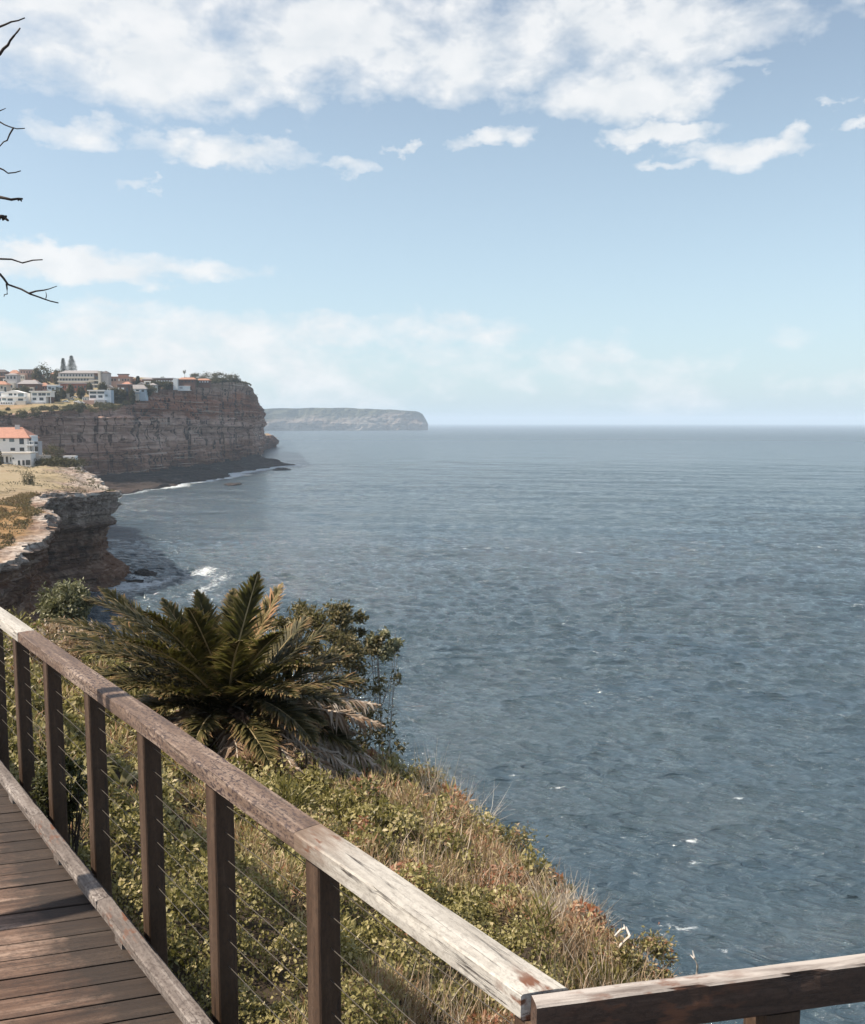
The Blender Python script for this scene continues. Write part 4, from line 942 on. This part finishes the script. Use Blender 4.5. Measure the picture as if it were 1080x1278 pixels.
house('white_house', 'white stepped house with low gable roof and terraces, leftmost on the front row', 'house', (17, 505),
      [('wall', 2, 33, 490.5, None, 0, 11, 'white'), ('terrace', 1.5, 33, 495, 496.3, -1.8, .1, 'white'), ('terrace', 2.5, 21, 501.5, None, -3.5, -.02, 'white'), ('terrace', 22, 34, 500.5, None, -2.5, -.03, 'cream')],
      [('gable', 5, 30, 490.5, 487, 0, 11, .5, 'white')], [(11.5, 16, 491.2, 493.8, 0), (18, 21, 491.2, 493.6, 0), (23, 30, 491, 495, 0, 'glass_green'), (3, 8, 497, 499.8, 0, 'glass_green'), (10, 16.2, 497.4, 500, 0), (23, 29, 497.4, 500, 0), ('grid', 4, 19, 502.5, 504, 5, .6, -3.5)], 560)
house('white_house', 'narrow white house cut off by the left edge, beside the stepped white house', 'house', (-3, 505), [('wall', -9, 1.2, 489, None, 1, 10, 'bluegrey')], [('flat', -9, 1.2, 489, 488.2, 1, 10, .3, 'white')], [('grid', -8, 1, 491, 494, 3, .5, 1), ('grid', -8, 1, 497, 500, 3, .5, 1)], 562)
house('modern_house', 'flat roofed white box house on two storeys beside the stepped white house', 'house', (51, 503),
      [('wall', 39, 64, 489.2, 495.4, 0, 10, 'white'), ('wall', 39, 57.5, 495.4, None, .02, 10, 'white'), ('post', 62.6, 63.3, 495.4, 505, .1, .5, 'white'), ('back_wall', 57.5, 63.5, 495.4, None, 4, 9.8, 'brown'), ('terrace', 39, 56, 502.2, None, -2.2, 0, 'grey')],
      [('flat', 38, 64.5, 489.2, 488, -.6, 10.5, .2, 'white')], [(41, 46.5, 490.6, 493.6, 0, 'glass_green'), (48.5, 52.3, 490.6, 493.8, 0), (52.8, 57.5, 490.6, 493.8, 0), (59, 63, 490.6, 493.6, 0, 'glass_green'), (41, 45.5, 496.4, 499.4, .02), (49.5, 54.5, 496.2, 499.8, .02)], 562)
house('small_white_house', 'small pale blue white house with an arched dark opening behind the flat roofed box house', 'house', (67, 490), [('wall', 59, 74.5, 481.4, None, 0, 9, 'bluegrey'), ('parapet', 58.5, 72, 480.4, 481.6, -.2, 4, 'white')], [], [(60.5, 64, 483, 485.5, 0), (64.8, 68, 484, 490, 0), (70, 73.5, 483, 487, 0)], 600)
house('modern_house', 'white flat roofed glass fronted house at the right end of the front row', 'house', (124, 501),
      [('wall', 111.5, 131, 488, None, 0, 10, 'white'), ('side_wing', 131, 139, 487, None, -.6, 9, 'bluegrey'), ('terrace', 106, 120, 499.6, None, -3, -.02, 'pink'), ('terrace', 120, 133.5, 499.2, None, -3.2, -.62, 'grey')],
      [('flat', 110.5, 132, 488, 486.8, -.8, 10, .2, 'white')], [(112.5, 121, 488.8, 491.4, 0), (122, 131, 488.8, 491.4, 0), (112.5, 120, 493.4, 496.8, 0), (123, 128.2, 493.4, 496.4, 0), (132, 135, 492.5, 495, -.6, 'glass_green')], 575)
house('brick_house', 'dark brick house with a wide grey hip roof behind the white front row', 'house', (36, 490), [('wall', 23, 48, 479.2, None, 0, 12, 'brown'), ('porch', 38.5, 43.5, 483.5, None, -2, -.02, 'cream')], [('hip', 23, 48, 479.2, 474.2, 0, 12, .9, 'slate')], [(24.5, 28, 481.5, 484, 0), (30, 33, 481.5, 484, 0), (44.5, 47, 481.5, 485, 0), (39.5, 42.5, 485, 488, -2)], 620)
house('grey_house', 'pale grey tall house between the brick houses at the left of the hill', 'house', (15, 488), [('wall', 7.5, 22, 468, None, 0, 10, 'grey'), ('wing', 10, 20, 478, None, -3, -.02, 'cream')], [('hip', 7.5, 22, 468, 466, 0, 10, .4, 'slate')], [('grid', 8.5, 21, 470, 473, 3, .5, 0), (11.5, 14.5, 481, 484, -3), (16, 18, 481, 484, -3)], 660)
house('terracotta_house', 'terracotta roofed house at the left edge above the white front row', 'house', (3, 489), [('wall', -8, 9, 480, None, 0, 10, 'cream')], [('hip', -8, 9, 480, 475.6, 0, 10, .7, 'terra_dull')], [(1, 3.5, 482, 485, 0), (5.5, 8, 483, 489, 0)], 625)
house('brown_house', 'dark roofed brown house on the skyline at the far left', 'house', (2, 478), [('wall', -8, 8.5, 464.5, None, 0, 10, 'brown'), ('balcony', -6, 7.5, 469.5, 470.8, -1.4, -.02, 'pink')], [('hip', -8, 8.5, 464.5, 461.2, 0, 10, .6, 'darkroof')], [('grid', -6, 8, 466, 469, 4, .5, 0), ('grid', -6, 8, 472, 475, 4, .5, 0)], 740)
house('tiled_house', 'dull red tiled house on the skyline second from the left', 'house', (17, 474), [('wall', 11, 23.5, 466, None, 0, 10, 'pink')], [('hip', 11, 23.5, 466, 461.8, 0, 10, .6, 'terra_dull')], [(16.5, 18.5, 463.6, 465.2, 1.2), ('grid', 12, 23, 467.5, 470, 3, .4, 0)], 770)
house('flats', 'pink brick block of flats with flat roof on the skyline at the left', 'apartment block', (34, 482), [('wall', 25, 43, 462.4, None, 0, 14, 'pink'), ('bay', 27, 33, 468, None, -2.5, -.02, 'cream'), ('bay', 36, 42, 466, None, -1.8, -.03, 'brown')], [('flat', 25, 43, 462.4, 461.2, 0, 14, .4, 'slate')], [('grid', 26, 43, 463.8, 465.6, 5, .45, 0), ('grid', 27.5, 32.5, 470, 472.5, 2, .5, -2.5), ('grid', 36.5, 41.5, 468, 471, 2, .5, -1.8)], 745)
house('red_roof_house', 'low red brown roofed house left of the long apartment block', 'house', (70, 480), [('wall', 63, 76, 467, None, 0, 11, 'brown')], [('hip', 63, 77, 467, 463.6, 0, 11, .7, 'terra_dull')], [(65, 67.5, 469, 472, 0), (70, 72, 469, 472, 0)], 735)
house('apartment_block', 'long grey banded apartment block with a balcony tower, largest on the hill', 'apartment block', (103, 492),
      [('wall', 74, 118, 466, None, 0, 14, 'grey'), ('band', 73, 118, 470.5, 472.4, -1.2, -.02, 'cream'), ('band', 73.5, 118, 475.5, 477.4, -1.4, -.02, 'cream'), ('tower', 118, 124, 464.5, None, 1.2, 13, 'brown'), ('tower', 124, 127, 463.6, None, -1.6, 12, 'cream'), ('side_wall', 127, 135.5, 466, None, .3, 12, 'grey'),
       ('balcony', 112, 123.9, 474.4, 475.8, -1.6, 1.1, 'cream'), ('balcony', 112, 123.9, 479.2, 480.8, -1.6, 1.1, 'cream'), ('balcony', 112, 123.9, 484, 485.6, -1.6, 1.1, 'cream')],
      [('hip', 75, 127, 466, 462.6, 0, 14, .5, 'slate'), ('hip', 127, 135.5, 466, 463, .3, 12, .3, 'darkroof')], [('grid', 76, 117, 467.4, 470, 11, .5, 0), ('grid', 75, 112, 472.8, 475, 10, .55, 0), ('grid', 118.5, 123.5, 470, 473.6, 1, .9, 1.2), ('grid', 118.5, 123.5, 476.2, 479, 1, .9, 1.2), ('grid', 118.5, 123.5, 481, 484, 1, .9, 1.2)], 690)
house('red_brick_flats', 'red brick flats with white window surrounds below the long apartment block', 'apartment block', (92, 493), [('wall', 76, 109, 479, None, 0, 10, 'redbrick'), ('bay', 84, 88.5, 482.5, None, -1.6, -.02, 'pink'), ('portico', 97, 99.4, 488, None, -1.2, -.02, 'white')], [('hip', 76, 109, 479, 477.2, 0, 10, .4, 'darkroof')], [('grid', 78, 84, 481.5, 484.4, 2, .5, 0), ('grid', 89, 108, 481.5, 484.4, 5, .5, 0), ('grid', 89, 96, 487.6, 491, 2, .5, 0), ('grid', 100, 108, 487.6, 491, 2, .5, 0)], 650)
house('pink_flats', 'salmon pink flats with a dark rooftop box right of the apartment block', 'apartment block', (146, 486), [('wall', 129, 163, 471.2, None, 0, 13, 'pink'), ('rooftop_box', 147, 158.5, 468, 471.2, 2, 9, 'pink')], [('flat', 129, 163, 471.2, 470.2, 0, 13, .3, 'terra'), ('flat', 146.5, 159, 468, 466.8, 2, 9, .3, 'darkroof')], [(148, 150, 473, 475.6, 0, 'white'), ('grid', 131, 146, 473, 475.6, 4, .45, 0), ('grid', 152, 162, 473, 475.6, 3, .45, 0)], 700)
house('brown_flats', 'small dark brown block with white framed windows near the cliff', 'apartment block', (155, 497), [('wall', 147, 161.5, 480.5, None, 0, 9, 'brown'), ('end_wall', 161.5, 163, 481, None, .4, 9, 'brown')], [('flat', 147, 162.5, 480.5, 479.6, 0, 9, .2, 'slate')], [(144.8+2.4, 149.6, 484, 486.6, 0, 'white'), (152, 155.4, 484, 486.8, 0, 'white'), (152, 155.4, 489.6, 492, 0, 'white'), (157.5, 160.5, 484, 494, 0)], 592)
house('cottage', 'white walled cottage with a blue grey roof close to the cliff top', 'house', (172, 495), [('wall', 162, 182, 485.4, None, 0, 9, 'bluegrey'), ('porch', 164, 175, 488.5, 489.6, -2, -.02, 'white'), ('low_wall', 163, 174, 491.5, None, -1.5, -.03, 'cream')], [('hip', 161, 183, 485.4, 480.2, 0, 9, .5, 'slate')], [(164, 167, 486.4, 488.4, 0), (170, 174, 486.4, 488.4, 0), (177, 180, 486.5, 489, 0)], 600)
house('columned_house', 'dark roofed house with white columns on the skyline near the cliff', 'house', (189, 489), [('wall', 178, 201, 473.5, None, 0, 12, 'brown'), ('column', 181, 182.6, 477, None, -1.5, -.6, 'white'), ('column', 187.6, 189.4, 477, None, -1.5, -.6, 'white'), ('lintel', 181, 189.4, 475.8, 477, -1.6, -.5, 'white')], [('hip', 177, 202, 473.5, 471.4, 0, 12, .5, 'slate')], [(183.4, 187, 478, 484, 0), (196.5, 198.5, 475.5, 478, 0, 'white')], 680)
house('long_house', 'long low house with white windows and a pale end block above the cliff', 'house', (214, 484), [('wall', 192, 217, 473, None, 0, 9, 'brown'), ('end_block', 217, 222.5, 472.6, None, -1.5, 9, 'white'), ('wing', 222.5, 243, 473.5, None, 1, 9, 'brown')], [('flat', 191, 217, 473, 471.8, 0, 9, .3, 'slate'), ('hip', 222.5, 244, 473.5, 471, 1, 9, .3, 'terra_dull')], [('grid', 194, 217, 474.8, 476.6, 7, .6, 0, 'white'), ('grid', 225, 242, 475.4, 477, 4, .4, 1)], None)
house('garage', 'low white garage wall beside the long house above the cliff', 'garage', (228, 485), [('wall', 222, 237, 482.2, None, 0, 4, 'white')], [('flat', 222, 237, 482.2, 481.6, 0, 4, .2, 'white')], [(224, 228, 483, 485, 0, 'grey')], 652)

house('small_cottage', 'small brown cottage with a red roof just left of the arched blue white house', 'house', (54, 488), [('wall', 49, 60, 481.5, None, 0, 8, 'pink')], [('hip', 49, 60, 481.5, 477.6, 0, 8, .6, 'terra_dull')], [('grid', 50, 59, 483, 485.4, 3, .45, 0)], 632)
house('skyline_house', 'cream house with a tiled roof between the pink skyline flats and the broad dark tree', 'house', (47, 478), [('wall', 42, 53, 469.5, None, 0, 9, 'cream')], [('hip', 42, 53, 469.5, 466.2, 0, 9, .6, 'terra_dull')], [('grid', 43, 52, 471, 474, 3, .45, 0)], 760)
house('gabled_house', 'red brown gabled house tucked between the pink flats and the columned house', 'house', (170, 484), [('wall', 162, 178, 475.6, None, 0, 9, 'brown')], [('gable', 162, 178, 475.6, 472, 0, 9, .5, 'terra_dull')], [('grid', 164, 177, 477, 479.5, 3, .45, 0)], 705)
house('terrace_house', 'low cream house with a flat roof under the left end of the long apartment block', 'house', (68, 498), [('wall', 75, 84, 491.5, None, 0, 7, 'cream'), ('wing', 66, 75, 493, None, 1, 7, 'brown')], [('flat', 65.5, 84.5, 491.5, 490.8, 0, 7.4, .2, 'slate')], [('grid', 76, 83.5, 493, 495.4, 3, .5, 0)], 606)
house('bluff_house', 'long brown house among the bushes at the right end of the town', 'house', (252, 481), [('wall', 243, 262, 474.6, None, 0, 8, 'brown')], [('hip', 243, 262, 474.6, 472.4, 0, 8, .4, 'terra_dull')], [('grid', 245, 261, 475.6, 477.4, 5, .45, 0, 'white')], None)

for (nm, lb, px, pyb, w_, yt, yr, wm, rm, rt, Yq) in (
    ('hill_house', 'white house with a dark hip roof between the grey house and dark brick house', 24.5, 486, 7, 479, 476, 'white', 'darkroof', 'hip', None), ('hill_house', 'cream gabled house right behind the flat roofed white box house', 47, 490, 9, 483.5, 480.5, 'cream', 'terra_dull', 'gable', None),
    ('hill_house', 'white flat roofed house above the terracotta house at the left edge', 8, 479, 8, 473, 472.4, 'white', 'slate', 'flat', None), ('hill_house', 'pink walled house with a terracotta roof left of the broad skyline tree', 43, 483, 9, 476, 473, 'pink', 'terra_dull', 'hip', None),
    ('hill_house', 'small white gabled house beside the balconies of the apartment block', 136, 491, 9, 484, 480.5, 'white', 'slate', 'gable', None), ('hill_house', 'cream house with a red roof above the small dark brown block', 158, 486, 10, 479.5, 476.4, 'cream', 'terra', 'hip', None),
    ('hill_house', 'white gabled house left of the columned house', 176, 486, 8, 480, 477, 'white', 'slate', 'gable', None), ('hill_house', 'tiny white shed beside the parked cars', 106, 500, 6, 496, 495, 'white', 'slate', 'flat', None),
    ('hill_house', 'cream house with a grey roof at the left end of the long low house', 190, 487, 9, 480.5, 478, 'cream', 'slate', 'hip', None)):
    h2 = w_/2
    house(nm, lb, 'house', (px, pyb), [('wall', px-h2, px+h2, yt, None, 0, 8, wm)], [(rt, px-h2, px+h2, yt, yr, 0, 8, .5 if rt != 'flat' else .2, rm)], [('grid', px-h2+.6, px+h2-.6, yt+1.2, yt+3.2, 2 if w_ < 9 else 3, .5, 0)], Yq)

# white house on the promontory
house('villa', 'large white two storey villa with a terracotta hip roof on the promontory', 'house', (12, 577),
      [('wall', -24, 35, 546.5, None, 0, 13, 'white'), ('wing', 35, 39, 543.6, None, 1.0, 11, 'white'), ('balcony', 35.4, 46, 554.6, 556, -1.6, .98, 'white'), ('balcony', 35.4, 46, 563.6, 565.4, -1.6, .98, 'white'),
       ('column', 40, 40.6, 551, 566, -1.5, -1.3, 'white'), ('column', 45.3, 46, 550.6, None, -1.5, -1.3, 'white'), ('lintel', 39.2, 46, 550.2, 551, -1.6, -1.2, 'white'), ('back_wall', 39, 45.6, 551, None, 2.0, 9, 'grey'), ('chimney', 16, 22, 530.4, 537, 3, 5, 'grey')],
      [('hip', -24, 37, 546.5, 533.5, 0, 13, .6, 'terra')], [(5, 8, 547.4, 550.6, 0, 'glass_green'), (13, 19, 547.2, 551.6, 0, 'glass_green'), (25.5, 31, 547, 554.4, 0), (-8, -2, 547.4, 551, 0), (14, 19.5, 559, 562.6, 0), (25.5, 31, 558.6, 563, 0), (35.6, 38.6, 547, 554.4, 1.0), (35.6, 38.6, 557.4, 563.4, 1.0), (40, 45, 552, 554.6, 2.0), (40, 45, 557.6, 563.4, 2.0)], 309, 'villa buildings on the promontory', 0, G_near)
house('pool_house', 'low white arcaded building with dark openings in front of the villa', 'house', (14, 580), [('wall', -20, 15.8, 568, None, 1.5, 7, 'white'), ('wall', 15.8, 38.6, 566.4, None, 0, 7, 'white'), ('cornice', -20, 38.8, 564.6, 566.3, -.2, 7.2, 'cream')], [],
      [(-4, 2, 570, 581, 1.5), (5, 7.6, 570, 577.6, 1.5), (10.4, 11.6, 571, 576, 1.5), (22.6, 25.2, 574.6, 580.6, 0), (28, 31, 574.4, 580.6, 0), (32.4, 38, 574, 580.4, 0), (16, 18, 571, 573, 0)], 296, 'villa buildings on the promontory', 0, G_near)
def wallseg(name, label, px0, px1, yt, yb, Yd, th, mat, cat='wall'):
    c = at((px0+px1)/2, yb, Yd); m_ = Yd/F_PX; gz = float(G_near(np.array(c[0]), np.array(c[1])))
    mb = MB(); hw = (px1-px0)*m_/2; h_ = c[2]-gz+(yb-yt)*m_
    mb.box(-hw, hw, 0, th, -.8, h_); mb.box(-hw-.06, hw+.06, -.06, th+.06, h_+.002, h_+.14)
    o = mb.build(name, M[mat]); o.location = (c[0], c[1], gz); return tag(o, label, cat)
wallseg('garden_wall', 'pale terrace wall right of the arcaded white building', 39.5, 63, 568.5, 577, 300, .5, 'stone')
wallseg('garden_wall', 'short white wall beyond the hedge at the right end of the lawn', 79, 94, 569.6, 577, 318, 2.5, 'white')

# scrub and tussocks on the cliff tops
def scrub(name, xe, ground, y0, y1, n, tmax, size, cs, thr, mat, seed, edge=0., lift=.5):
    rn = np.random.default_rng(seed); yy = rn.uniform(y0, y1, n); t = edge + (tmax-edge)*rn.random(n)**1.5; xx = xe(yy) - t
    ok = fbm(xx/cs, yy/cs, seed, 3) + .25*(t < 2.5) > thr; xx, yy = xx[ok], yy[ok]; zz = ground(xx, yy)
    hh = lift*np.clip(fbm(xx/cs, yy/cs, seed, 3)-thr+.25, 0, .6)*2.4
    P = np.stack([xx, yy, zz-.1+hh*rn.random(len(xx))], -1); D = unit(rn.normal(size=P.shape)*.8+np.array([0, 0, .8])); L = size*(.5+rn.random(len(xx)))
    V, Fc = leaves(P, D, L, L*.5, rng=rn); o = mesh_np(name, V, Fc, M[mat], None, {'tint': np.repeat(np.clip(rn.normal(.5, .22, len(xx)), 0, 1), 4)}); tag(o, kind='stuff')
M['tussock'] = leafmat('tussock grass', [(0, (.07, .05, .025)), (.5, (.20, .14, .07)), (1, (.34, .26, .15))], .2, .7)
scrub('tussock_grass', nx_edge, G_near, 105, 200, 60000, 22, .34, 3.2, .02, 'tussock', 51, 1.2, .5)
scrub('clifftop_scrub', nx_edge, G_near, 105, 330, 26000, 26, .34, 4.5, .17, 'far_leaf', 52, .5, .7)
scrub('headland_scrub', fx_edge, G_head, 470, 830, 60000, 15, 1.0, 8., .13, 'far_leaf', 53, 2.0, 2.2)

# hedges, shrubs and trees far off
def far_shrub(name, label, px, yt, yb, wpx, Yd=None, ground=G_head, mat='far_leaf', n=500, cat='shrub', group='shrubs along the headland grass', depth=None, trunk=True, size=None):
    Yh = Yd or ghit(px, yb, ground) or 560; c = at(px, yb, Yh); gz = float(ground(np.array(c[0]), np.array(c[1]))); m_ = Yh/F_PX; h_ = (yb-yt)*m_ + max(0, c[2]-gz); hw = wpx*m_/2
    root = empty(name, (c[0], c[1], gz), label, cat, group)
    n = int(n*2.2)
    crown_mesh('crown', n, (0, 0, h_*(.56 if trunk else .45)), (hw, depth or hw*.8, h_*(.5 if trunk else .55)), max(8, n//40), size or max(.35, hw*.16), M[mat], root, rg, .42, .6)
    if trunk: 
        mb = MB(); mb.tube([(0, 0, -.5), (.1, 0, h_*.35), (0, .1, h_*.7)], hw*.07, hw*.03, 6)
        for k in range(4): mb.tube([(0, 0, h_*.3), (hw*.5*math.cos(k*1.6), hw*.5*math.sin(k*1.6), h_*.65)], hw*.035, hw*.012, 5)
        mb.build('trunk', M['bark'], root)
    return root
far_shrub('hedge', 'long dark olive hedge on the promontory lawn right of the villa', 76, 573.5, 584, 58, 300, G_near, n=2600, cat='hedge', group=None, depth=3, trunk=False, size=.5)
far_shrub('clifftop_shrub', 'small dark shrub on the pale rock ledge below the lawn', 36, 591, 604, 15, 225, G_near, n=500, group=None, trunk=False, size=.28)
far_shrub('clifftop_shrub', 'dark shrub at the far left beside the arcaded building', 0, 565, 582, 9, 290, G_near, n=500, group=None, trunk=False, size=.35)
far_shrub('clifftop_shrub', 'shrub bank behind the villa terrace at its right', 66, 556, 574, 22, 330, G_near, n=700, group=None, trunk=False, size=.45)
for (px, yt, yb, w, lb) in ((27, 512.5, 520.5, 15, 'olive shrub on the cliff edge grass under the stepped white house'), (43, 510.8, 518.5, 16, 'olive shrub on the cliff edge grass under the white box house'), (10, 509.5, 512.5, 4.5, 'tiny lone shrub on the open grass at the left'),
                            (118, 507, 513.5, 20, 'low shrub on the cliff edge under the glass fronted house'), (138, 504.5, 511.5, 22, 'low shrub on the cliff edge just right of the glass fronted house'), (100, 509, 514, 8, 'small dark shrub on the cliff edge left of the low shrubs')):
    far_shrub('clifftop_shrub', lb, px, yt, yb, w, None, G_head, n=420, trunk=False, size=.55)
for i, (px, yt, yb, w, Yd, lb) in enumerate(((247, 473.5, 481.5, 13, 752, 'leftmost bush on the top edge of the headland bluff'), (262, 471.5, 480.5, 15, 765, 'second bush from the left on the top edge of the bluff'), (276, 470.6, 480, 16, 775, 'rounded bush third along the top edge of the bluff'), (290, 471.2, 479.4, 13, 785, 'last bush before the bluff drops to the sea'), (234, 479.5, 486, 9, 718, 'bush below the long low house at the bluff edge'))):
    far_shrub('bluff_bush', lb, px, yt-1, yb, w*1.35, Yd, G_head, n=900, group='bushes along the top of the bluff', trunk=False, size=.75)
trees = [(150, 488, 501, 12, 590, 'dark tree at the foot of the small brown block'), (184, 485, 498, 12, 606, 'dark tree at the right of the cottage on the cliff top'), (208, 480, 487, 12, 650, 'spreading tree in front of the long low house'), (241, 476, 484, 12, 690, 'dark tree at the right end of the long low house'), (20, 487, 495, 8, 600, 'small tree behind the stepped white house'), (112, 480, 491, 6, 640, 'narrow tree against the apartment block balconies'), (128, 480, 489, 8, 630, 'dark tree behind the glass fronted house'), (60, 492, 502, 6, 585, 'narrow tree just right of the white box house'), (6, 478, 490, 7, 640, 'dark tree at the far left above the white houses'), (78, 487, 498, 6, 600, 'small dark tree above the parked cars'),
         (54.5, 462.5, 486, 18, 705, 'broad dark tree on the skyline left of the apartment block'), (47, 466, 486, 9, 700, 'smaller dark tree left of the broad skyline tree'), (57, 478, 489, 8, 640, 'olive tree behind the white box house'), (88, 482.5, 497, 7, 615, 'small tree in front of the red brick flats'),
         (35.5, 489, 503, 6, 575, 'dark tree between the two white front row houses'), (70, 491, 503, 10, 575, 'dark bush tree right of the white box house'), (143.5, 485.5, 501, 10, 588, 'dark tree between the glass fronted house and the brown block'), (165, 489, 498, 5, 590, 'small tree right of the brown block'),
         (101, 485, 497, 8, 600, 'dark tree between the parked cars and the glass fronted house'), (176, 487, 499, 12, 604, 'tree in front of the cottage at the cliff top'), (196, 482, 491, 14, 640, 'dark tree at the head of the cliff below the columned house'), (30, 485, 497, 9, 590, 'low tree below the dark brick house'), (205, 477, 486, 10, 690, 'tree beside the columned house'), (73, 467, 483, 10, 720, 'tree at the left end of the apartment block')]
for t_ in trees: far_shrub('hill_tree', t_[5], t_[0], t_[1], t_[2], t_[3], t_[4], G_head, n=900, cat='tree', group='trees among the houses', size=1.0)
def pine(px, yt, yb, wpx, Yd, label):
    c = at(px, yb, Yd); gz = float(G_head(np.array(c[0]), np.array(c[1]))); m_ = Yd/F_PX; h_ = (yb-yt)*m_+max(0, c[2]-gz); hw = wpx*m_/2
    root = empty('pine_tree', (c[0], c[1], gz), label, 'tree', 'pines on the skyline'); MB().tube([(0, 0, -.5), (0, 0, h_*.5), (0, 0, h_)], h_*.018, h_*.004, 6).build('trunk', M['bark'], root)
    Ps, Ds = [], []
    h0 = h_*.2; nt_ = 15
    for k in range(nt_):
        z_ = h0+(h_-h0)*k/nt_; r_ = hw*(1-(k/nt_)**1.3)*(.85+.3*rg.random())+.25
        for b_ in range(9):
            a = b_*.7+k*1.1+rg.random()*.3
            for s_ in np.linspace(.15, 1, 7):
                for _ in range(3): Ps.append((r_*s_*math.cos(a)+rg.normal()*.12, r_*s_*math.sin(a)+rg.normal()*.12, z_+.12*r_*s_+rg.normal()*.1)); Ds.append((math.cos(a)+rg.normal()*.5, math.sin(a)+rg.normal()*.5, .35+rg.normal()*.4))
    Ps = np.array(Ps); V, Fc = leaves(Ps, unit(np.array(Ds)), .75+.4*rg.random(len(Ps)), .32)
    mesh_np('crown', V, Fc, M['pine_leaf'], root, {'tint': np.repeat(rg.random(len(Ps)), 4)})
pine(80, 451.5, 480, 7.5, 750, 'slimmer left pine standing above the apartment block'); pine(90.5, 449.5, 480, 13, 760, 'broader right pine standing above the apartment block'); pine(172.5, 470, 482, 4, 705, 'small lone pine on the skyline near the columned house')
c = at(231, 480, 745); mb = MB(); gz = float(G_head(np.array(c[0]), np.array(c[1]))); pt = empty('palm_pole', (c[0], c[1], gz), 'tiny thin tree with a round head standing above the long low house', 'tree')
hh = (480-464.5)*745/F_PX + c[2]-gz; mb.tube([(0, 0, -.5), (0, 0, hh)], .16, .1, 6).build('trunk', M['bark'], pt); crown_mesh('crown', 200, (0, 0, hh), (1., 1., 1.2), 14, .6, M['far_leaf'], pt, rg)

# parked cars
def car_parts(matn):
    prof = [(-2.1, .35), (-2.15, .75), (-1.95, .95), (-1.35, 1.0), (-.75, 1.45), (.75, 1.47), (1.35, 1.02), (2.05, .92), (2.15, .6), (2.1, .35)]
    def ext(pr, hw, nm, mt, ins=0):
        n = len(pr); V = [(x, -hw, z) for x, z in pr] + [(x, hw, z) for x, z in pr]; Fs = [(i, (i+1) % n, n+(i+1) % n, n+i) for i in range(n)] + [tuple(range(n))[::-1], tuple(range(n, 2*n))]
        return mesh_np(nm, V, [f for f in Fs], M[mt])
    body = ext(prof, .85, 'body', matn); win = ext([(-1.2, 1.02), (-.72, 1.38), (.72, 1.40), (1.22, 1.04)], .865, 'window', 'glass')
    ws = []
    for wx in (-1.3, 1.3):
        for sy in (-1, 1): mb_ = MB(); mb_.tube([(wx, sy*.70, .33), (wx, sy*.88, .33)], .33, .33, 14); ws.append(mb_.build('wheel', M['rubber']))
    return [body, win]+ws
protos = {}
for i, (px, py, Yd, rz_, mt, lb) in enumerate(((82, 502.5, 572, .1, 'carwhite', 'white car parked on the grass, leftmost of the row'), (89, 500.5, 590, .3, 'carsilver', 'silver car parked second from the left of the row'), (96, 502, 576, -.1, 'carwhite', 'white car parked in the middle of the row'), (101.5, 502.5, 572, .05, 'carwhite', 'white car parked nearest the glass fronted house'), (93, 496.5, 606, .2, 'carwhite', 'white car parked up behind the row of cars'))):
    c = at(px, py, Yd); gz = float(G_head(np.array(c[0]), np.array(c[1])))
    root = empty('parked_car', (c[0], c[1], gz), lb, 'car', 'cars parked below the apartment block', rz_)
    if mt not in protos:
        protos[mt] = car_parts(mt)
        for p_ in protos[mt]: p_.parent = root
    else:
        for p_ in protos[mt]: q_ = p_.copy(); COL.objects.link(q_); q_.parent = root

# ------------------------------------------------------------------ sea haze
Rz = 21000.
hz = MB().box(-Rz, Rz, -Rz, Rz, -6, 150).build('haze', M['soil']); hz.data.materials.clear()
m, nt = NM('sea haze'); g = G(nt); pv = g.n('ShaderNodeVolumePrincipled'); oo = g.n('ShaderNodeOutputMaterial')
pv.inputs['Color'].default_value = (.70, .84, 1.0, 1); pv.inputs['Density'].default_value = 1.25e-4; pv.inputs['Anisotropy'].default_value = .0
g.l(pv.outputs[0], oo.inputs['Volume']); hz.data.materials.append(m); tag(hz, kind='stuff')
